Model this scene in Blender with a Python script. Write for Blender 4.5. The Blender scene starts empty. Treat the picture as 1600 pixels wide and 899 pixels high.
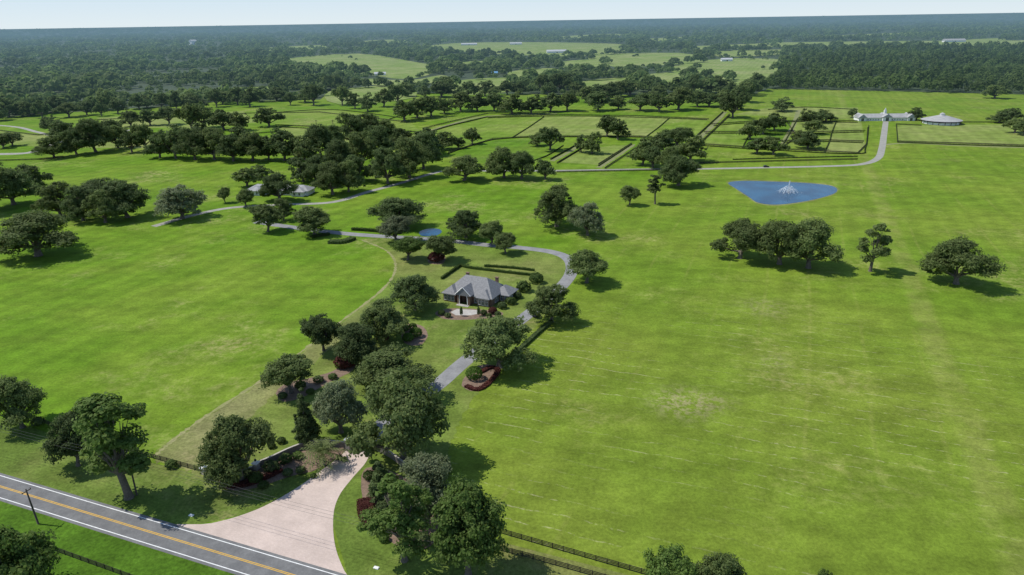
import bpy, math, random
import numpy as np
from mathutils import Vector, Matrix
random.seed(7); rng = np.random.default_rng(7)
S = bpy.context.scene; COL = S.collection
PI = math.pi; rad = math.radians
# ------------------------------------------------------------------ camera model
H = 120.0; F = 1120.0; TH = rad(20.49); RO = rad(0.93)
CAM = np.array([0, 0, H])
fw = np.array([0, math.cos(TH), -math.sin(TH)]); r0 = np.array([1.0, 0, 0]); u0 = np.array([0, math.sin(TH), math.cos(TH)])
RT = r0*math.cos(RO) - u0*math.sin(RO); UP = u0*math.cos(RO) + r0*math.sin(RO)
def G(x, y, z=0.0):
    d = fw + RT*(x-800)/F + UP*(449.5-y)/F
    t = (z-H)/d[2]
    p = CAM + t*d
    return Vector((p[0], p[1], z))
def depth(P): return float(np.dot(np.array(P)-CAM, fw))
cam = bpy.data.cameras.new('camera'); cam.sensor_width = 36; cam.lens = 36*F/1600; cam.clip_end = 150000; cam.clip_start = 1
co = bpy.data.objects.new('camera', cam); COL.objects.link(co)
m = Matrix.Identity(4)
for i in range(3): m[i][0] = RT[i]; m[i][1] = UP[i]; m[i][2] = -fw[i]; m[i][3] = CAM[i]
co.matrix_world = m; S.camera = co
# ------------------------------------------------------------------ light
EL = rad(54); sx, sy = -0.98, 0.20
sun = bpy.data.lights.new('sun', 'SUN'); sun.energy = 4.5; sun.angle = rad(0.5); sun.color = (1, 0.96, 0.88)
so = bpy.data.objects.new('sun', sun); COL.objects.link(so)
tosun = Vector((sx*math.cos(EL), sy*math.cos(EL), math.sin(EL)))
so.rotation_euler = (-tosun).to_track_quat('-Z', 'Y').to_euler(); so.location = (-200, 100, 300)
w = bpy.data.worlds.new('World'); S.world = w; w.use_nodes = True
nt = w.node_tree; bg = nt.nodes['Background']
sk = nt.nodes.new('ShaderNodeTexSky'); sk.sky_type = 'NISHITA'; sk.sun_disc = False
sk.sun_elevation = EL; sk.sun_rotation = math.atan2(sx, sy) % (2*PI); sk.altitude = 100; sk.air_density = 1.0; sk.dust_density = 0.3; sk.ozone_density = 2.0
tc = nt.nodes.new('ShaderNodeTexCoord'); sp = nt.nodes.new('ShaderNodeSeparateXYZ'); nt.links.new(tc.outputs['Generated'], sp.inputs[0])
mrn = nt.nodes.new('ShaderNodeMapRange'); nt.links.new(sp.outputs[2], mrn.inputs[0]); mrn.interpolation_type = 'SMOOTHSTEP'
for i, v in enumerate((0.0, 0.40, 0.94, 0.0)): mrn.inputs[i+1].default_value = v
cr = nt.nodes.new('ShaderNodeMapRange'); nt.links.new(sp.outputs[2], cr.inputs[0])
for i, v in enumerate((0.0, 0.06, 0.0, 1.0)): cr.inputs[i+1].default_value = v
mh = nt.nodes.new('ShaderNodeMix'); mh.data_type = 'RGBA'; nt.links.new(cr.outputs[0], mh.inputs[0])
mh.inputs[6].default_value = (4.9, 5.6, 6.0, 1); mh.inputs[7].default_value = (3.5, 4.75, 6.0, 1)      # hazy horizon band, bluer above
mx_ = nt.nodes.new('ShaderNodeMix'); mx_.data_type = 'RGBA'; nt.links.new(mrn.outputs[0], mx_.inputs[0]); nt.links.new(sk.outputs[0], mx_.inputs[6]); nt.links.new(mh.outputs[2], mx_.inputs[7])
nt.links.new(mx_.outputs[2], bg.inputs[0]); bg.inputs[1].default_value = 0.15
S.view_settings.view_transform = 'Standard'; S.view_settings.look = 'None'; S.view_settings.exposure = 0
# ------------------------------------------------------------------ helpers
def tag(o, label=None, cat=None, group=None, kind=None):
    if label: o['label'] = label
    if cat: o['category'] = cat
    if group: o['group'] = group
    if kind: o['kind'] = kind
    return o
def empty(name, loc, rz=0):
    o = bpy.data.objects.new(name, None); COL.objects.link(o); o.location = loc; o.rotation_euler = (0, 0, rz); o.empty_display_size = .5
    return o
def obj(name, me, parent=None):
    o = bpy.data.objects.new(name, me); COL.objects.link(o)
    if parent: o.parent = parent
    return o
class MB:
    def __init__(s): s.v = []; s.f = []
    def add(s, vs, fs):
        b = len(s.v); s.v += [tuple(p) for p in vs]; s.f += [tuple(b+i for i in f) for f in fs]
    def box(s, c, d, rz=0):
        x, y, z = d[0]/2, d[1]/2, d[2]/2; cs, sn = math.cos(rz), math.sin(rz)
        vs = []
        for dz in (-z, z):
            for dx, dy in ((-x, -y), (x, -y), (x, y), (-x, y)):
                vs.append((c[0]+dx*cs-dy*sn, c[1]+dx*sn+dy*cs, c[2]+dz))
        s.add(vs, [(3, 2, 1, 0), (4, 5, 6, 7), (0, 1, 5, 4), (1, 2, 6, 5), (2, 3, 7, 6), (3, 0, 4, 7)])
    def bb(s, x0, x1, y0, y1, z0, z1): s.box(((x0+x1)/2, (y0+y1)/2, (z0+z1)/2), (x1-x0, y1-y0, z1-z0))
    def tube(s, pts, rs, n=6, cap=True):
        pts = [Vector(p) for p in pts]; rings = []
        vs = []
        for i, p in enumerate(pts):
            d = (pts[min(i+1, len(pts)-1)]-pts[max(i-1, 0)]).normalized()
            a = d.cross(Vector((0.3, 0.9, 0.1)) if abs(d.z) > .7 else Vector((0, 0, 1))).normalized(); b = d.cross(a)
            for k in range(n):
                t = 2*PI*k/n; vs.append(p+(a*math.cos(t)+b*math.sin(t))*rs[i])
        fs = []
        for i in range(len(pts)-1):
            for k in range(n): fs.append((i*n+k, i*n+(k+1) % n, (i+1)*n+(k+1) % n, (i+1)*n+k))
        if cap: fs += [tuple(range(n)), tuple((len(pts)-1)*n+k for k in range(n))]
        s.add(vs, fs)
    def hip(s, x0, x1, y0, y1, z, h, axis='x', th=.25, k=1.0):
        if axis == 'x':
            i = (y1-y0)/2*k; ym = (y0+y1)/2; a, b = (x0+i, ym, z+h), (x1-i, ym, z+h)
            fs = [(4, 5, 9, 8), (5, 6, 9), (6, 7, 8, 9), (7, 4, 8)]
        else:
            i = (x1-x0)/2*k; xm = (x0+x1)/2; a, b = (xm, y0+i, z+h), (xm, y1-i, z+h)
            fs = [(4, 5, 8), (5, 6, 9, 8), (6, 7, 9), (7, 4, 8, 9)]
        vs = [(x0, y0, z-th), (x1, y0, z-th), (x1, y1, z-th), (x0, y1, z-th), (x0, y0, z), (x1, y0, z), (x1, y1, z), (x0, y1, z), a, b]
        s.add(vs, fs+[(0, 1, 5, 4), (1, 2, 6, 5), (2, 3, 7, 6), (3, 0, 4, 7), (3, 2, 1, 0)])
    def gable(s, x0, x1, y0, y1, z, h, axis='x', th=.25): s.hip(x0, x1, y0, y1, z, h, axis, th, 0.0)
    def mesh(s, name, mat, smooth=False):
        me = bpy.data.meshes.new(name); me.from_pydata(s.v, [], s.f); me.update()
        if mat: me.materials.append(mat)
        if smooth: me.polygons.foreach_set('use_smooth', [True]*len(me.polygons))
        return me
    def build(s, name, mat, parent=None, smooth=False): return obj(name, s.mesh(name, mat, smooth), parent)
# ------------------------------------------------------------------ materials
class NT:
    def __init__(s, name):
        s.mat = bpy.data.materials.new(name); s.mat.use_nodes = True; s.t = s.mat.node_tree; s.t.nodes.clear()
        s.out = s.t.nodes.new('ShaderNodeOutputMaterial')
    def put(s, sock, v):
        if isinstance(v, bpy.types.NodeSocket): s.t.links.new(v, sock)
        elif isinstance(v, tuple) and len(v) == 3 and sock.type == 'RGBA': sock.default_value = (*v, 1)
        else: sock.default_value = v
    def n(s, t): return s.t.nodes.new(t)
    def m(s, op, a, b=None, clamp=False):
        n = s.n('ShaderNodeMath'); n.operation = op; n.use_clamp = clamp; s.put(n.inputs[0], a)
        if b is not None: s.put(n.inputs[1], b)
        return n.outputs[0]
    def pos(s): return s.n('ShaderNodeNewGeometry').outputs['Position']
    def rot(s, v, a, sc=(1, 1, 1)):
        n = s.n('ShaderNodeMapping'); s.put(n.inputs[0], v); n.inputs[2].default_value = (0, 0, a); n.inputs[3].default_value = sc; return n.outputs[0]
    def xyz(s, v):
        n = s.n('ShaderNodeSeparateXYZ'); s.put(n.inputs[0], v); return n.outputs
    def noise(s, v, sc, de=4, ro=.55, dist=0):
        n = s.n('ShaderNodeTexNoise'); s.put(n.inputs['Vector'], v); n.inputs['Scale'].default_value = sc
        n.inputs['Detail'].default_value = de; n.inputs['Roughness'].default_value = ro; n.inputs['Distortion'].default_value = dist
        return n.outputs[0]
    def mr(s, v, a, b, c=0.0, d=1.0):
        n = s.n('ShaderNodeMapRange'); n.interpolation_type = 'SMOOTHSTEP'; s.put(n.inputs[0], v)
        for i, q in enumerate((a, b, c, d)): s.put(n.inputs[i+1], q)
        return n.outputs[0]
    def mix(s, f, a, b, mode='MIX'):
        n = s.n('ShaderNodeMix'); n.data_type = 'RGBA'; n.blend_type = mode
        s.put(n.inputs[0], f); s.put(n.inputs[6], a); s.put(n.inputs[7], b); return n.outputs[2]
    def mul(s, c, v):
        n = s.n('ShaderNodeVectorMath'); n.operation = 'SCALE'; s.put(n.inputs[0], c); s.put(n.inputs['Scale'], v); return n.outputs[0]
    def bsdf(s, c, rough=.8, spec=.2, metal=0, bump=None, bs=.3, bd=.1):
        n = s.n('ShaderNodeBsdfPrincipled'); s.put(n.inputs['Base Color'], c); s.put(n.inputs['Roughness'], rough)
        n.inputs['Specular IOR Level'].default_value = spec; n.inputs['Metallic'].default_value = metal
        if bump is not None:
            b = s.n('ShaderNodeBump'); b.inputs['Strength'].default_value = bs; b.inputs['Distance'].default_value = bd
            s.put(b.inputs['Height'], bump); s.t.links.new(b.outputs[0], n.inputs['Normal'])
        return n.outputs[0]
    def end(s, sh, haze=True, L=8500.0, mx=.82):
        if haze:     # painted aerial haze: bluish glow mixed in by distance from world origin
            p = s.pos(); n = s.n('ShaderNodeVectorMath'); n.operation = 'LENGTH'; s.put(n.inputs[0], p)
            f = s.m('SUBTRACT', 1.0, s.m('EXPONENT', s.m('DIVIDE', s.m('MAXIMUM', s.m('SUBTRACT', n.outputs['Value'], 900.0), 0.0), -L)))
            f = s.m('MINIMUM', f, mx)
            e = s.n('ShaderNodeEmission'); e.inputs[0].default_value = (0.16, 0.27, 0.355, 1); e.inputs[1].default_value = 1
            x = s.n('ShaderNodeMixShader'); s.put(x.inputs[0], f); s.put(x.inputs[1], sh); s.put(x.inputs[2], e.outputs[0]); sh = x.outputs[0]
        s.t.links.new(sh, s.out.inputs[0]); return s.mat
AX = rad(21.5)
E1 = Vector((math.cos(-AX), math.sin(-AX), 0)); E2 = Vector((-E1.y, E1.x, 0))
def grass(name, A, B, D, dry=.5, wind=.0, fine=.25, patch=(.38, .64)):
    s = NT(name); p = s.pos(); q = s.rot(p, AX); a, b, _ = s.xyz(q)
    c = s.mix(s.mr(s.noise(p, .011, 6, .62), *patch), A, B)
    n3 = s.noise(p, 1.1, 5, .7); n2 = s.noise(s.rot(p, AX, (.7, 1.2, 1)), .07, 6, .65); nb = s.noise(p, .3, 4, .7)
    # dry, thin turf
    dm = s.m('MULTIPLY', s.mr(s.noise(p, .014, 8, .70), .50, .70), s.mr(nb, .38, .64))
    c = s.mix(s.m('MULTIPLY', dm, dry), c, D)
    # mown swaths across the field and wheel tracks along it
    sw = s.m('SINE', s.m('ADD', s.m('MULTIPLY', a, .55), s.m('MULTIPLY', s.noise(p, .012, 2), 4.0)))
    c = s.mul(c, s.m('ADD', 1.0, s.m('MULTIPLY', sw, .06)))
    if wind > 0:
        east = s.mr(a, -125., -92.)     # only the field east of the drive was cut in windrows
        near = s.mr(b, 345., 240.)
        c = s.mix(s.m('MULTIPLY', east, s.m('ADD', .22, s.m('MULTIPLY', near, .22))), c, (.185, .208, .034))
        bb = s.m('ADD', s.m('MULTIPLY', b, 1/6.0), s.m('MULTIPLY', s.noise(p, .03, 5, .7), 1.3))
        fr = s.m('ABSOLUTE', s.m('SUBTRACT', s.m('FRACT', bb), .5))
        ln = s.mr(fr, .44, .49)
        msk = s.m('MULTIPLY', s.mr(s.noise(p, .012, 4, .6), .40, .56), s.mr(s.noise(q, .25, 5, .75), .45, .58))
        c = s.mix(s.m('MULTIPLY', s.m('MULTIPLY', s.m('MULTIPLY', ln, msk), wind), s.m('MULTIPLY', east, near)), c, (.33, .34, .15))
        aa = s.m('ABSOLUTE', s.m('SUBTRACT', s.m('FRACT', s.m('ADD', s.m('MULTIPLY', a, 1/19.), s.m('MULTIPLY', s.noise(p, .006, 2), .5))), .5))
        tr = s.m('MULTIPLY', s.mr(aa, .44, .49), s.m('MULTIPLY', s.mr(s.noise(p, .012, 4, .6), .42, .62), s.mr(nb, .3, .6)))
        c = s.mix(s.m('MULTIPLY', s.m('MULTIPLY', tr, wind*.38), east), c, (.26, .27, .07))
        # the long pale driven strip from the barn down the field
        a0 = (G(1392, 330).dot(E1)+G(1480, 640).dot(E1))/2
        st = s.m('MULTIPLY', s.mr(s.m('ABSOLUTE', s.m('SUBTRACT', s.m('ADD', a, s.m('MULTIPLY', s.noise(p, .02, 3), 4.)), a0+2.)), 6.5, 2.5), s.mr(s.noise(p, .06, 5, .7), .34, .62))
        c = s.mix(s.m('MULTIPLY', st, .42), c, (.26, .27, .075))
        # worn ground in the middle of the east field
        for (px_, py_, rr) in ((1068, 630, 12.), (1122, 628, 7.), (1190, 480, 12.), (1210, 565, 7.)):
            P0 = G(px_, py_); v = s.n('ShaderNodeVectorMath'); v.operation = 'DISTANCE'; s.put(v.inputs[0], p); v.inputs[1].default_value = P0
            wm = s.m('MULTIPLY', s.mr(v.outputs['Value'], rr*1.4, rr*.2), s.mr(s.noise(q, .35, 6, .75), .44, .58))
            c = s.mix(s.m('MULTIPLY', wm, .75 if rr > 10 and py_ > 600 else .4), c, (.31, .275, .14))
    c = s.mul(c, s.mr(n2, .25, .75, .75, 1.22)); c = s.mul(c, s.mr(n3, .2, .8, 1-fine*1.3, 1+fine)); c = s.mul(c, s.mr(nb, .2, .8, .83, 1.15))
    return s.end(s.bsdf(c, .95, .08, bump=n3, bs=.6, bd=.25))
def plain(name, A, B=None, sc=.5, rough=.8, spec=.25, metal=0, haze=True, fine=.12, bump=0):
    s = NT(name); p = s.pos(); n1 = s.noise(p, sc, 5, .65); n2 = s.noise(p, sc*7, 3, .6)
    c = s.mix(s.mr(n1, .3, .7), A, B or A); c = s.mul(c, s.mr(n2, .2, .8, 1-fine, 1+fine))
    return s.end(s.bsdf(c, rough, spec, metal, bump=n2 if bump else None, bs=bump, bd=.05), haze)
def leafmat(name, A, B, C, haze=True, L=8500., mx=.82, sc=.35, big=None):
    s = NT(name); g = s.n('ShaderNodeNewGeometry'); oi = s.n('ShaderNodeObjectInfo')
    n1 = s.noise(g.outputs['Position'], sc, 3, .6)
    c = s.mix(s.mr(n1, .35, .65), A, B); c = s.mix(s.m('MULTIPLY', s.m('POWER', g.outputs['Random Per Island'], 2.2), .7), c, C)
    c = s.mul(c, s.m('ADD', .78, s.m('MULTIPLY', oi.outputs['Random'], .44)))
    if big:
        bn = s.noise(g.outputs['Position'], big, 6, .7); c = s.mul(c, s.mr(bn, .3, .7, .5, 1.5)); c = s.mix(s.mr(s.noise(g.outputs['Position'], big*.6, 4, .6), .45, .7, 0., .6), c, C)
    d = s.bsdf(c, .75, .2)
    t = s.n('ShaderNodeBsdfTranslucent'); s.put(t.inputs[0], s.mul(c, 1.25)); x = s.n('ShaderNodeMixShader'); x.inputs[0].default_value = .45
    s.put(x.inputs[1], d); s.put(x.inputs[2], t.outputs[0])
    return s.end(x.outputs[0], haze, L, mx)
M = {}
M['ground'] = grass('meadow_grass', (.106, .202, .012), (.152, .230, .022), (.31, .28, .115), .8, .9, .22)
M['lawn'] = grass('lawn_grass', (.122, .185, .028), (.185, .215, .055), (.28, .245, .11), .85, 0, .25)
M['strip'] = grass('pale_strip_grass', (.150, .185, .045), (.215, .218, .085), (.30, .26, .13), .9, 0, .28)
M['verge'] = grass('verge_grass', (.110, .165, .028), (.18, .20, .055), (.28, .23, .115), .95, 0, .3, (.45, .6))
M['lush'] = grass('lush_grass', (.068, .145, .012), (.10, .175, .018), (.14, .17, .05), .6, 0, .35)
M['clear'] = grass('far_pasture', (.17, .24, .055), (.24, .28, .10), (.29, .28, .14), .7, 0, .2)
M['paddock'] = grass('paddock_grass', (.130, .215, .022), (.185, .248, .045), (.29, .27, .12), .8, 0, .2)
M['palepaddock'] = grass('pale_paddock_grass', (.168, .232, .045), (.225, .262, .075), (.30, .28, .13), .8, 0, .2)
M['darkpaddock'] = grass('dark_paddock_grass', (.092, .185, .012), (.125, .21, .02), (.26, .25, .11), .5, 0, .2)
M['edge'] = plain('worn_mown_edge', (.20, .215, .07), (.28, .26, .12), .15, fine=.25)
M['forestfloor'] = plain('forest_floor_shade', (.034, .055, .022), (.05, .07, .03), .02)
M['asphalt'] = plain('road_asphalt', (.135, .135, .135), (.185, .185, .182), .25, .9, .2, fine=.1)
M['drive'] = plain('driveway_asphalt', (.20, .20, .205), (.27, .27, .27), .2, .9, .2)
M['gravel'] = plain('lane_gravel', (.25, .245, .215), (.33, .32, .28), .2)
M['sand'] = plain('sandy_track_soil', (.16, .19, .06), (.22, .22, .10), .12, fine=.25)
M['mulch'] = plain('pine_mulch', (.155, .105, .075), (.23, .16, .115), .6, fine=.35)
M['white'] = plain('white_paint', (.78, .78, .76), (.7, .7, .68), 1)
M['line'] = plain('line_paint_white', (.78, .78, .76), (.62, .62, .60), .8)
M['yellow'] = plain('line_paint_yellow', (.72, .42, .05), (.62, .37, .05), .8)
M['conc'] = plain('pale_concrete', (.36, .34, .31), (.46, .44, .40), .5)
M['stone'] = plain('beige_stone', (.36, .33, .28), (.46, .42, .36), 1.5)
M['darkstone'] = plain('weathered_wall_stone', (.15, .135, .115), (.22, .195, .165), 1.2, fine=.25)
M['brick'] = plain('brown_brick', (.15, .095, .07), (.22, .14, .105), 2.0, fine=.25)
M['shingle'] = plain('grey_shingle', (.185, .185, .19), (.26, .26, .26), 1.2, fine=.25)
M['whiteroof'] = plain('pale_metal_roof', (.42, .43, .44), (.52, .53, .54), .2, .6)
M['greyroof'] = plain('weathered_grey_roof', (.27, .275, .28), (.35, .35, .355), .3)
M['barnroof'] = plain('barn_roof_grey', (.29, .29, .29), (.38, .38, .37), .3)
M['glass'] = plain('dark_window_glass', (.03, .035, .04), (.05, .055, .06), .5, .12, .5)
M['wood'] = plain('dark_door_wood', (.06, .03, .02), (.09, .045, .03), 1)
M['fence'] = plain('creosote_board', (.03, .025, .02), (.05, .04, .034), .8)
M['iron'] = plain('black_iron', (.015, .015, .016), (.02, .02, .02), 1, .5)
M['wire'] = plain('overhead_cable', (.05, .05, .05), (.07, .07, .07), 1, .5)
M['bark'] = plain('oak_bark', (.10, .085, .065), (.17, .145, .12), 1.2, fine=.3)
M['pole'] = plain('weathered_pole', (.07, .058, .046), (.10, .085, .07), 1)
M['paint'] = plain('dark_car_paint', (.025, .02, .022), (.03, .025, .026), 1, .25, .5)
M['rubber'] = plain('tyre_rubber', (.02, .02, .02), None, 1)
M['blue'] = plain('blue_metal_roof', (.12, .28, .45), (.15, .3, .5), .2)
M['oak'] = leafmat('oak_leaves', (.092, .134, .036), (.132, .178, .052), (.21, .255, .10))
M['dark'] = leafmat('dark_leaves', (.070, .110, .032), (.100, .144, .045), (.17, .215, .09))
M['fresh'] = leafmat('fresh_leaves', (.086, .152, .028), (.118, .19, .038), (.19, .25, .075))
M['grey'] = leafmat('grey_green_leaves', (.124, .158, .070), (.17, .203, .104), (.26, .285, .17))
M['red'] = leafmat('maroon_leaves', (.065, .019, .016), (.10, .030, .024), (.155, .065, .045))
M['hedge'] = leafmat('hedge_leaves', (.055, .098, .020), (.080, .125, .028), (.13, .175, .055))
M['hedgerow'] = leafmat('hedgerow_leaves', (.046, .076, .024), (.07, .098, .032), (.115, .14, .052))
M['topiary'] = leafmat('topiary_leaves', (.07, .135, .018), (.095, .165, .024), (.125, .21, .04))
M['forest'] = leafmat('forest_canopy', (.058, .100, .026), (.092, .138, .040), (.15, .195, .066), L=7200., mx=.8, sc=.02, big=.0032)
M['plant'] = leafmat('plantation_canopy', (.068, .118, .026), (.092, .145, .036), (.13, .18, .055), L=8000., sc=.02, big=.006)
# pavers
s = NT('pink_pavers'); p = s.rot(s.pos(), AX); br = s.n('ShaderNodeTexBrick'); s.put(br.inputs['Vector'], p)
br.inputs['Scale'].default_value = 1.0; br.inputs['Brick Width'].default_value = .6; br.inputs['Row Height'].default_value = .3; br.inputs['Mortar Size'].default_value = .01
br.inputs['Color1'].default_value = (.52, .42, .365, 1); br.inputs['Color2'].default_value = (.57, .465, .405, 1); br.inputs['Mortar'].default_value = (.45, .365, .31, 1)
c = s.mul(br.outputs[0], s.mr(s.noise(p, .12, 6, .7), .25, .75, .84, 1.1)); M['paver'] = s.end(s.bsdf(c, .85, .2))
# water
s = NT('pond_water'); p = s.pos(); c = s.mix(s.mr(s.noise(p, .06, 4, .6), .35, .65), (.003, .038, .095), (.009, .075, .155))
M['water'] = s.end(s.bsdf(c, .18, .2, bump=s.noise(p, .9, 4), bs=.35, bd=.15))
s = NT('spray'); d = s.n('ShaderNodeBsdfDiffuse'); d.inputs[0].default_value = (.85, .88, .9, 1); t = s.n('ShaderNodeBsdfTranslucent'); t.inputs[0].default_value = (.85, .88, .9, 1)
x = s.n('ShaderNodeMixShader'); x.inputs[0].default_value = .4; s.put(x.inputs[1], d.outputs[0]); s.put(x.inputs[2], t.outputs[0]); M['spray'] = s.end(x.outputs[0], False)
# ------------------------------------------------------------------ ground and sheets
def catmull(P, n=6, closed=False):
    P = [Vector(p) for p in P]; out = []; N = len(P)
    for i in range(N if closed else N-1):
        if closed: a, b, c, d = P[i-1], P[i], P[(i+1) % N], P[(i+2) % N]
        else: a, b, c, d = P[max(i-1, 0)], P[i], P[i+1], P[min(i+2, N-1)]
        for k in range(n):
            t = k/n
            out.append(.5*((2*b)+(c-a)*t+(2*a-5*b+4*c-d)*t*t+(3*b-a-3*c+d)*t**3))
    if not closed: out.append(P[-1])
    return out
def sheet(name, px, mat, z, smooth=5, jit=0.0, world=False):
    P = [Vector(p) for p in px] if world else [G(*p) for p in px]
    if smooth: P = catmull(P, smooth, True)
    vs = [(p.x+random.uniform(-jit, jit), p.y+random.uniform(-jit, jit), z) for p in P]
    ar = sum(vs[i-1][0]*vs[i][1]-vs[i][0]*vs[i-1][1] for i in range(len(vs)))
    if ar < 0: vs.reverse()
    mb = MB(); mb.add(vs, [tuple(range(len(vs)))])
    return tag(mb.build(name, mat), kind='structure')
def ribbon(name, px, wd, mat, z, world=False, n=8, jit=0):
    P = [Vector(p) for p in px] if world else [G(*p) for p in px]
    P = catmull(P, n); mb = MB(); vs = []
    for i, p in enumerate(P):
        d = (P[min(i+1, len(P)-1)]-P[max(i-1, 0)]); d.z = 0; d.normalize(); nn = Vector((-d.y, d.x, 0)); h = wd/2+random.uniform(-jit, jit)
        vs += [(p.x-nn.x*h, p.y-nn.y*h, z), (p.x+nn.x*h, p.y+nn.y*h, z)]
    mb.add(vs, [(2*i, 2*i+2, 2*i+3, 2*i+1) for i in range(len(P)-1)])
    return tag(mb.build(name, mat), kind='structure')
ax = sorted(set([0.0]+[sgn*v for v in (60, 150, 300, 500, 800, 1200, 1800, 2700, 4000, 6000, 9000, 14000, 22000, 36000, 60000) for sgn in (-1, 1)]))
mb = MB(); nx = len(ax); mb.add([(x, y, 0) for y in ax for x in ax], [(j*nx+i, j*nx+i+1, (j+1)*nx+i+1, (j+1)*nx+i) for j in range(nx-1) for i in range(nx-1)])
tag(mb.build('ground', M['ground']), kind='structure')
RC = (G(0, 760)+G(455, 899))/2     # a point on the road's centre line
def rp(a, b, z=0): q = RC+E1*a+E2*b; return (q.x, q.y, z)
tag(ribbon('road', [rp(-400, 0), rp(0, 0), rp(400, 0)], 9.0, M['asphalt'], .06, True), kind='structure')
for off, wd, mt, nm in ((3.55, .26, 'line', 'edge_line'), (-3.55, .26, 'line', 'edge_line'), (.2, .19, 'yellow', 'centre_line'), (-.2, .19, 'yellow', 'centre_line')):
    ribbon(nm, [rp(-400, off), rp(0, off), rp(400, off)], wd, M[mt], .075, True)
# paddocks and the house lawn
for pd, mt in (([(668, 208), (762, 184), (850, 181), (828, 197), (800, 215), (768, 218), (700, 240)], 'paddock'), ([(851, 181), (1000, 182), (1045, 184), (1028, 199), (1008, 214), (835, 214), (801, 215), (829, 197)], 'palepaddock'),
           ([(1046, 184), (1106, 187), (1084, 220), (1009, 214), (1029, 199)], 'paddock'),
           ([(1094, 225), (1118, 202), (1140, 184), (1190, 191), (1172, 210), (1160, 231)], 'paddock'), ([(1191, 191), (1246, 187), (1232, 211), (1218, 235), (1161, 231), (1173, 210)], 'darkpaddock'),
           ([(1247, 187), (1306, 190), (1300, 207), (1248, 208), (1234, 209)], 'palepaddock'), ([(1233, 212), (1299, 209), (1289, 238), (1220, 234)], 'paddock'), ([(1307, 191), (1346, 191), (1352, 226), (1340, 239), (1290, 238), (1300, 209)], 'palepaddock'),
           ([(430, 198), (540, 203), (665, 210), (690, 240), (600, 225), (480, 225)], 'palepaddock'), ([(1402, 222), (1402, 196), (1620, 194), (1620, 229)], 'palepaddock'),
           ([(380, 178), (500, 168), (640, 190), (655, 204), (540, 199), (430, 194)], 'paddock'), ([(700, 242), (770, 220), (833, 216), (880, 229), (848, 247), (790, 264)], 'darkpaddock'), ([(910, 232), (988, 226), (937, 258), (872, 254)], 'palepaddock'),
           ([(1142, 180), (1200, 168), (1340, 168), (1345, 188), (1245, 183)], 'palepaddock'), ([(0, 205), (60, 212), (120, 203), (200, 214), (330, 215), (230, 232), (60, 230), (0, 224)], 'palepaddock'), ([(150, 184), (260, 178), (380, 174), (400, 192), (300, 200), (180, 200)], 'palepaddock')):
    sheet('paddock', pd, M[mt], .015, 0)
EDGE = [(240, 714), (305, 662), (430, 580), (520, 512), (598, 452), (618, 418), (605, 393), (565, 375)]
LAWN = EDGE+[(640, 368), (700, 374), (800, 384), (880, 398), (900, 425), (880, 455), (840, 505), (780, 575), (725, 645), (704, 700), (700, 745), (640, 760), (545, 705), (420, 722), (330, 737)]
sheet('lawn', LAWN, M['lawn'], .02, 14, .7)
sheet('mown_strip', [(243, 715), (305, 665), (430, 583), (520, 515), (570, 476), (585, 478), (545, 520), (480, 575), (420, 625), (355, 690), (318, 738), (280, 728)], M['strip'], .026, 14, .8)
ribbon('mown_edge', EDGE, 1.2, M['edge'], .031, jit=.5, n=24)
sheet('roadside_verge', [(-300, 560), (0, 652), (110, 688), (230, 722), (330, 745), (430, 737), (500, 715), (545, 702), (545, 730), (400, 800), (275, 827), (0, 746), (-300, 652)], M['verge'], .023, 0)
sheet('roadside_verge', [(545, 905), (515, 800), (540, 745), (580, 708), (650, 752), (740, 836), (1010, 906), (1100, 960), (700, 960)], M['verge'], .023, 0)
sheet('roadside_verge', [rp(-300, -4.6), rp(0, -4.6), rp(300, -4.6), rp(300, -24), rp(0, -24), rp(-300, -24)], M['lush'], .026, 0, 0, True)
sheet('paver_apron', [(268, 823), (330, 818), (400, 797), (460, 765), (505, 733), (533, 712), (546, 700), (578, 700), (572, 722), (550, 748), (530, 775), (521, 805), (523, 850), (538, 892), (560, 925), (500, 897), (390, 862)], M['paver'], .045, 5)
ribbon('driveway', [(561, 702), (590, 672), (630, 637), (682, 603), (720, 570), (752, 545), (800, 510), (840, 480), (878, 447), (893, 424), (888, 405), (862, 394), (810, 387), (760, 383), (700, 376), (640, 372), (560, 367), (500, 361), (440, 353), (400, 347)], 6.4, M['drive'], .04)
ribbon('farm_lane', [(240, 354), (300, 337), (360, 325), (440, 320), (520, 316), (575, 300), (620, 288), (690, 268), (740, 267)], 5.5, M['gravel'], .03)
ribbon('farm_lane', [(740, 267), (860, 267), (990, 265), (1100, 264), (1200, 262), (1290, 260), (1345, 257), (1371, 248), (1378, 232), (1381, 212), (1384, 190)], 6.0, M['gravel'], .034)
ribbon('farm_lane', [(1376, 227), (1420, 224), (1500, 228), (1600, 231), (1750, 236)], 4.5, M['sand'], .028)
ribbon('side_road', [(-120, 240), (0, 241), (50, 238), (75, 228), (110, 218)], 11, M['gravel'], .03)
ribbon('side_road', [(-60, 193), (20, 198), (60, 207), (110, 218), (160, 212), (210, 202)], 6, M['gravel'], .034)
ribbon('sandy_track', [(1086, 222), (1110, 200), (1133, 175)], 6, M['sand'], .024, jit=.6)
ribbon('sandy_track', [(1217, 233), (1238, 200), (1248, 172)], 5, M['sand'], .024, jit=.6)
ribbon('sandy_track', [(935, 262), (965, 243), (990, 226)], 5, M['sand'], .024, jit=.6)
ribbon('sandy_track', [(862, 252), (885, 240), (905, 228)], 5, M['sand'], .024, jit=.6)
ribbon('sandy_track', [(668, 206), (700, 196), (760, 182), (870, 178)], 6, M['sand'], .024, jit=.6)
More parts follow.
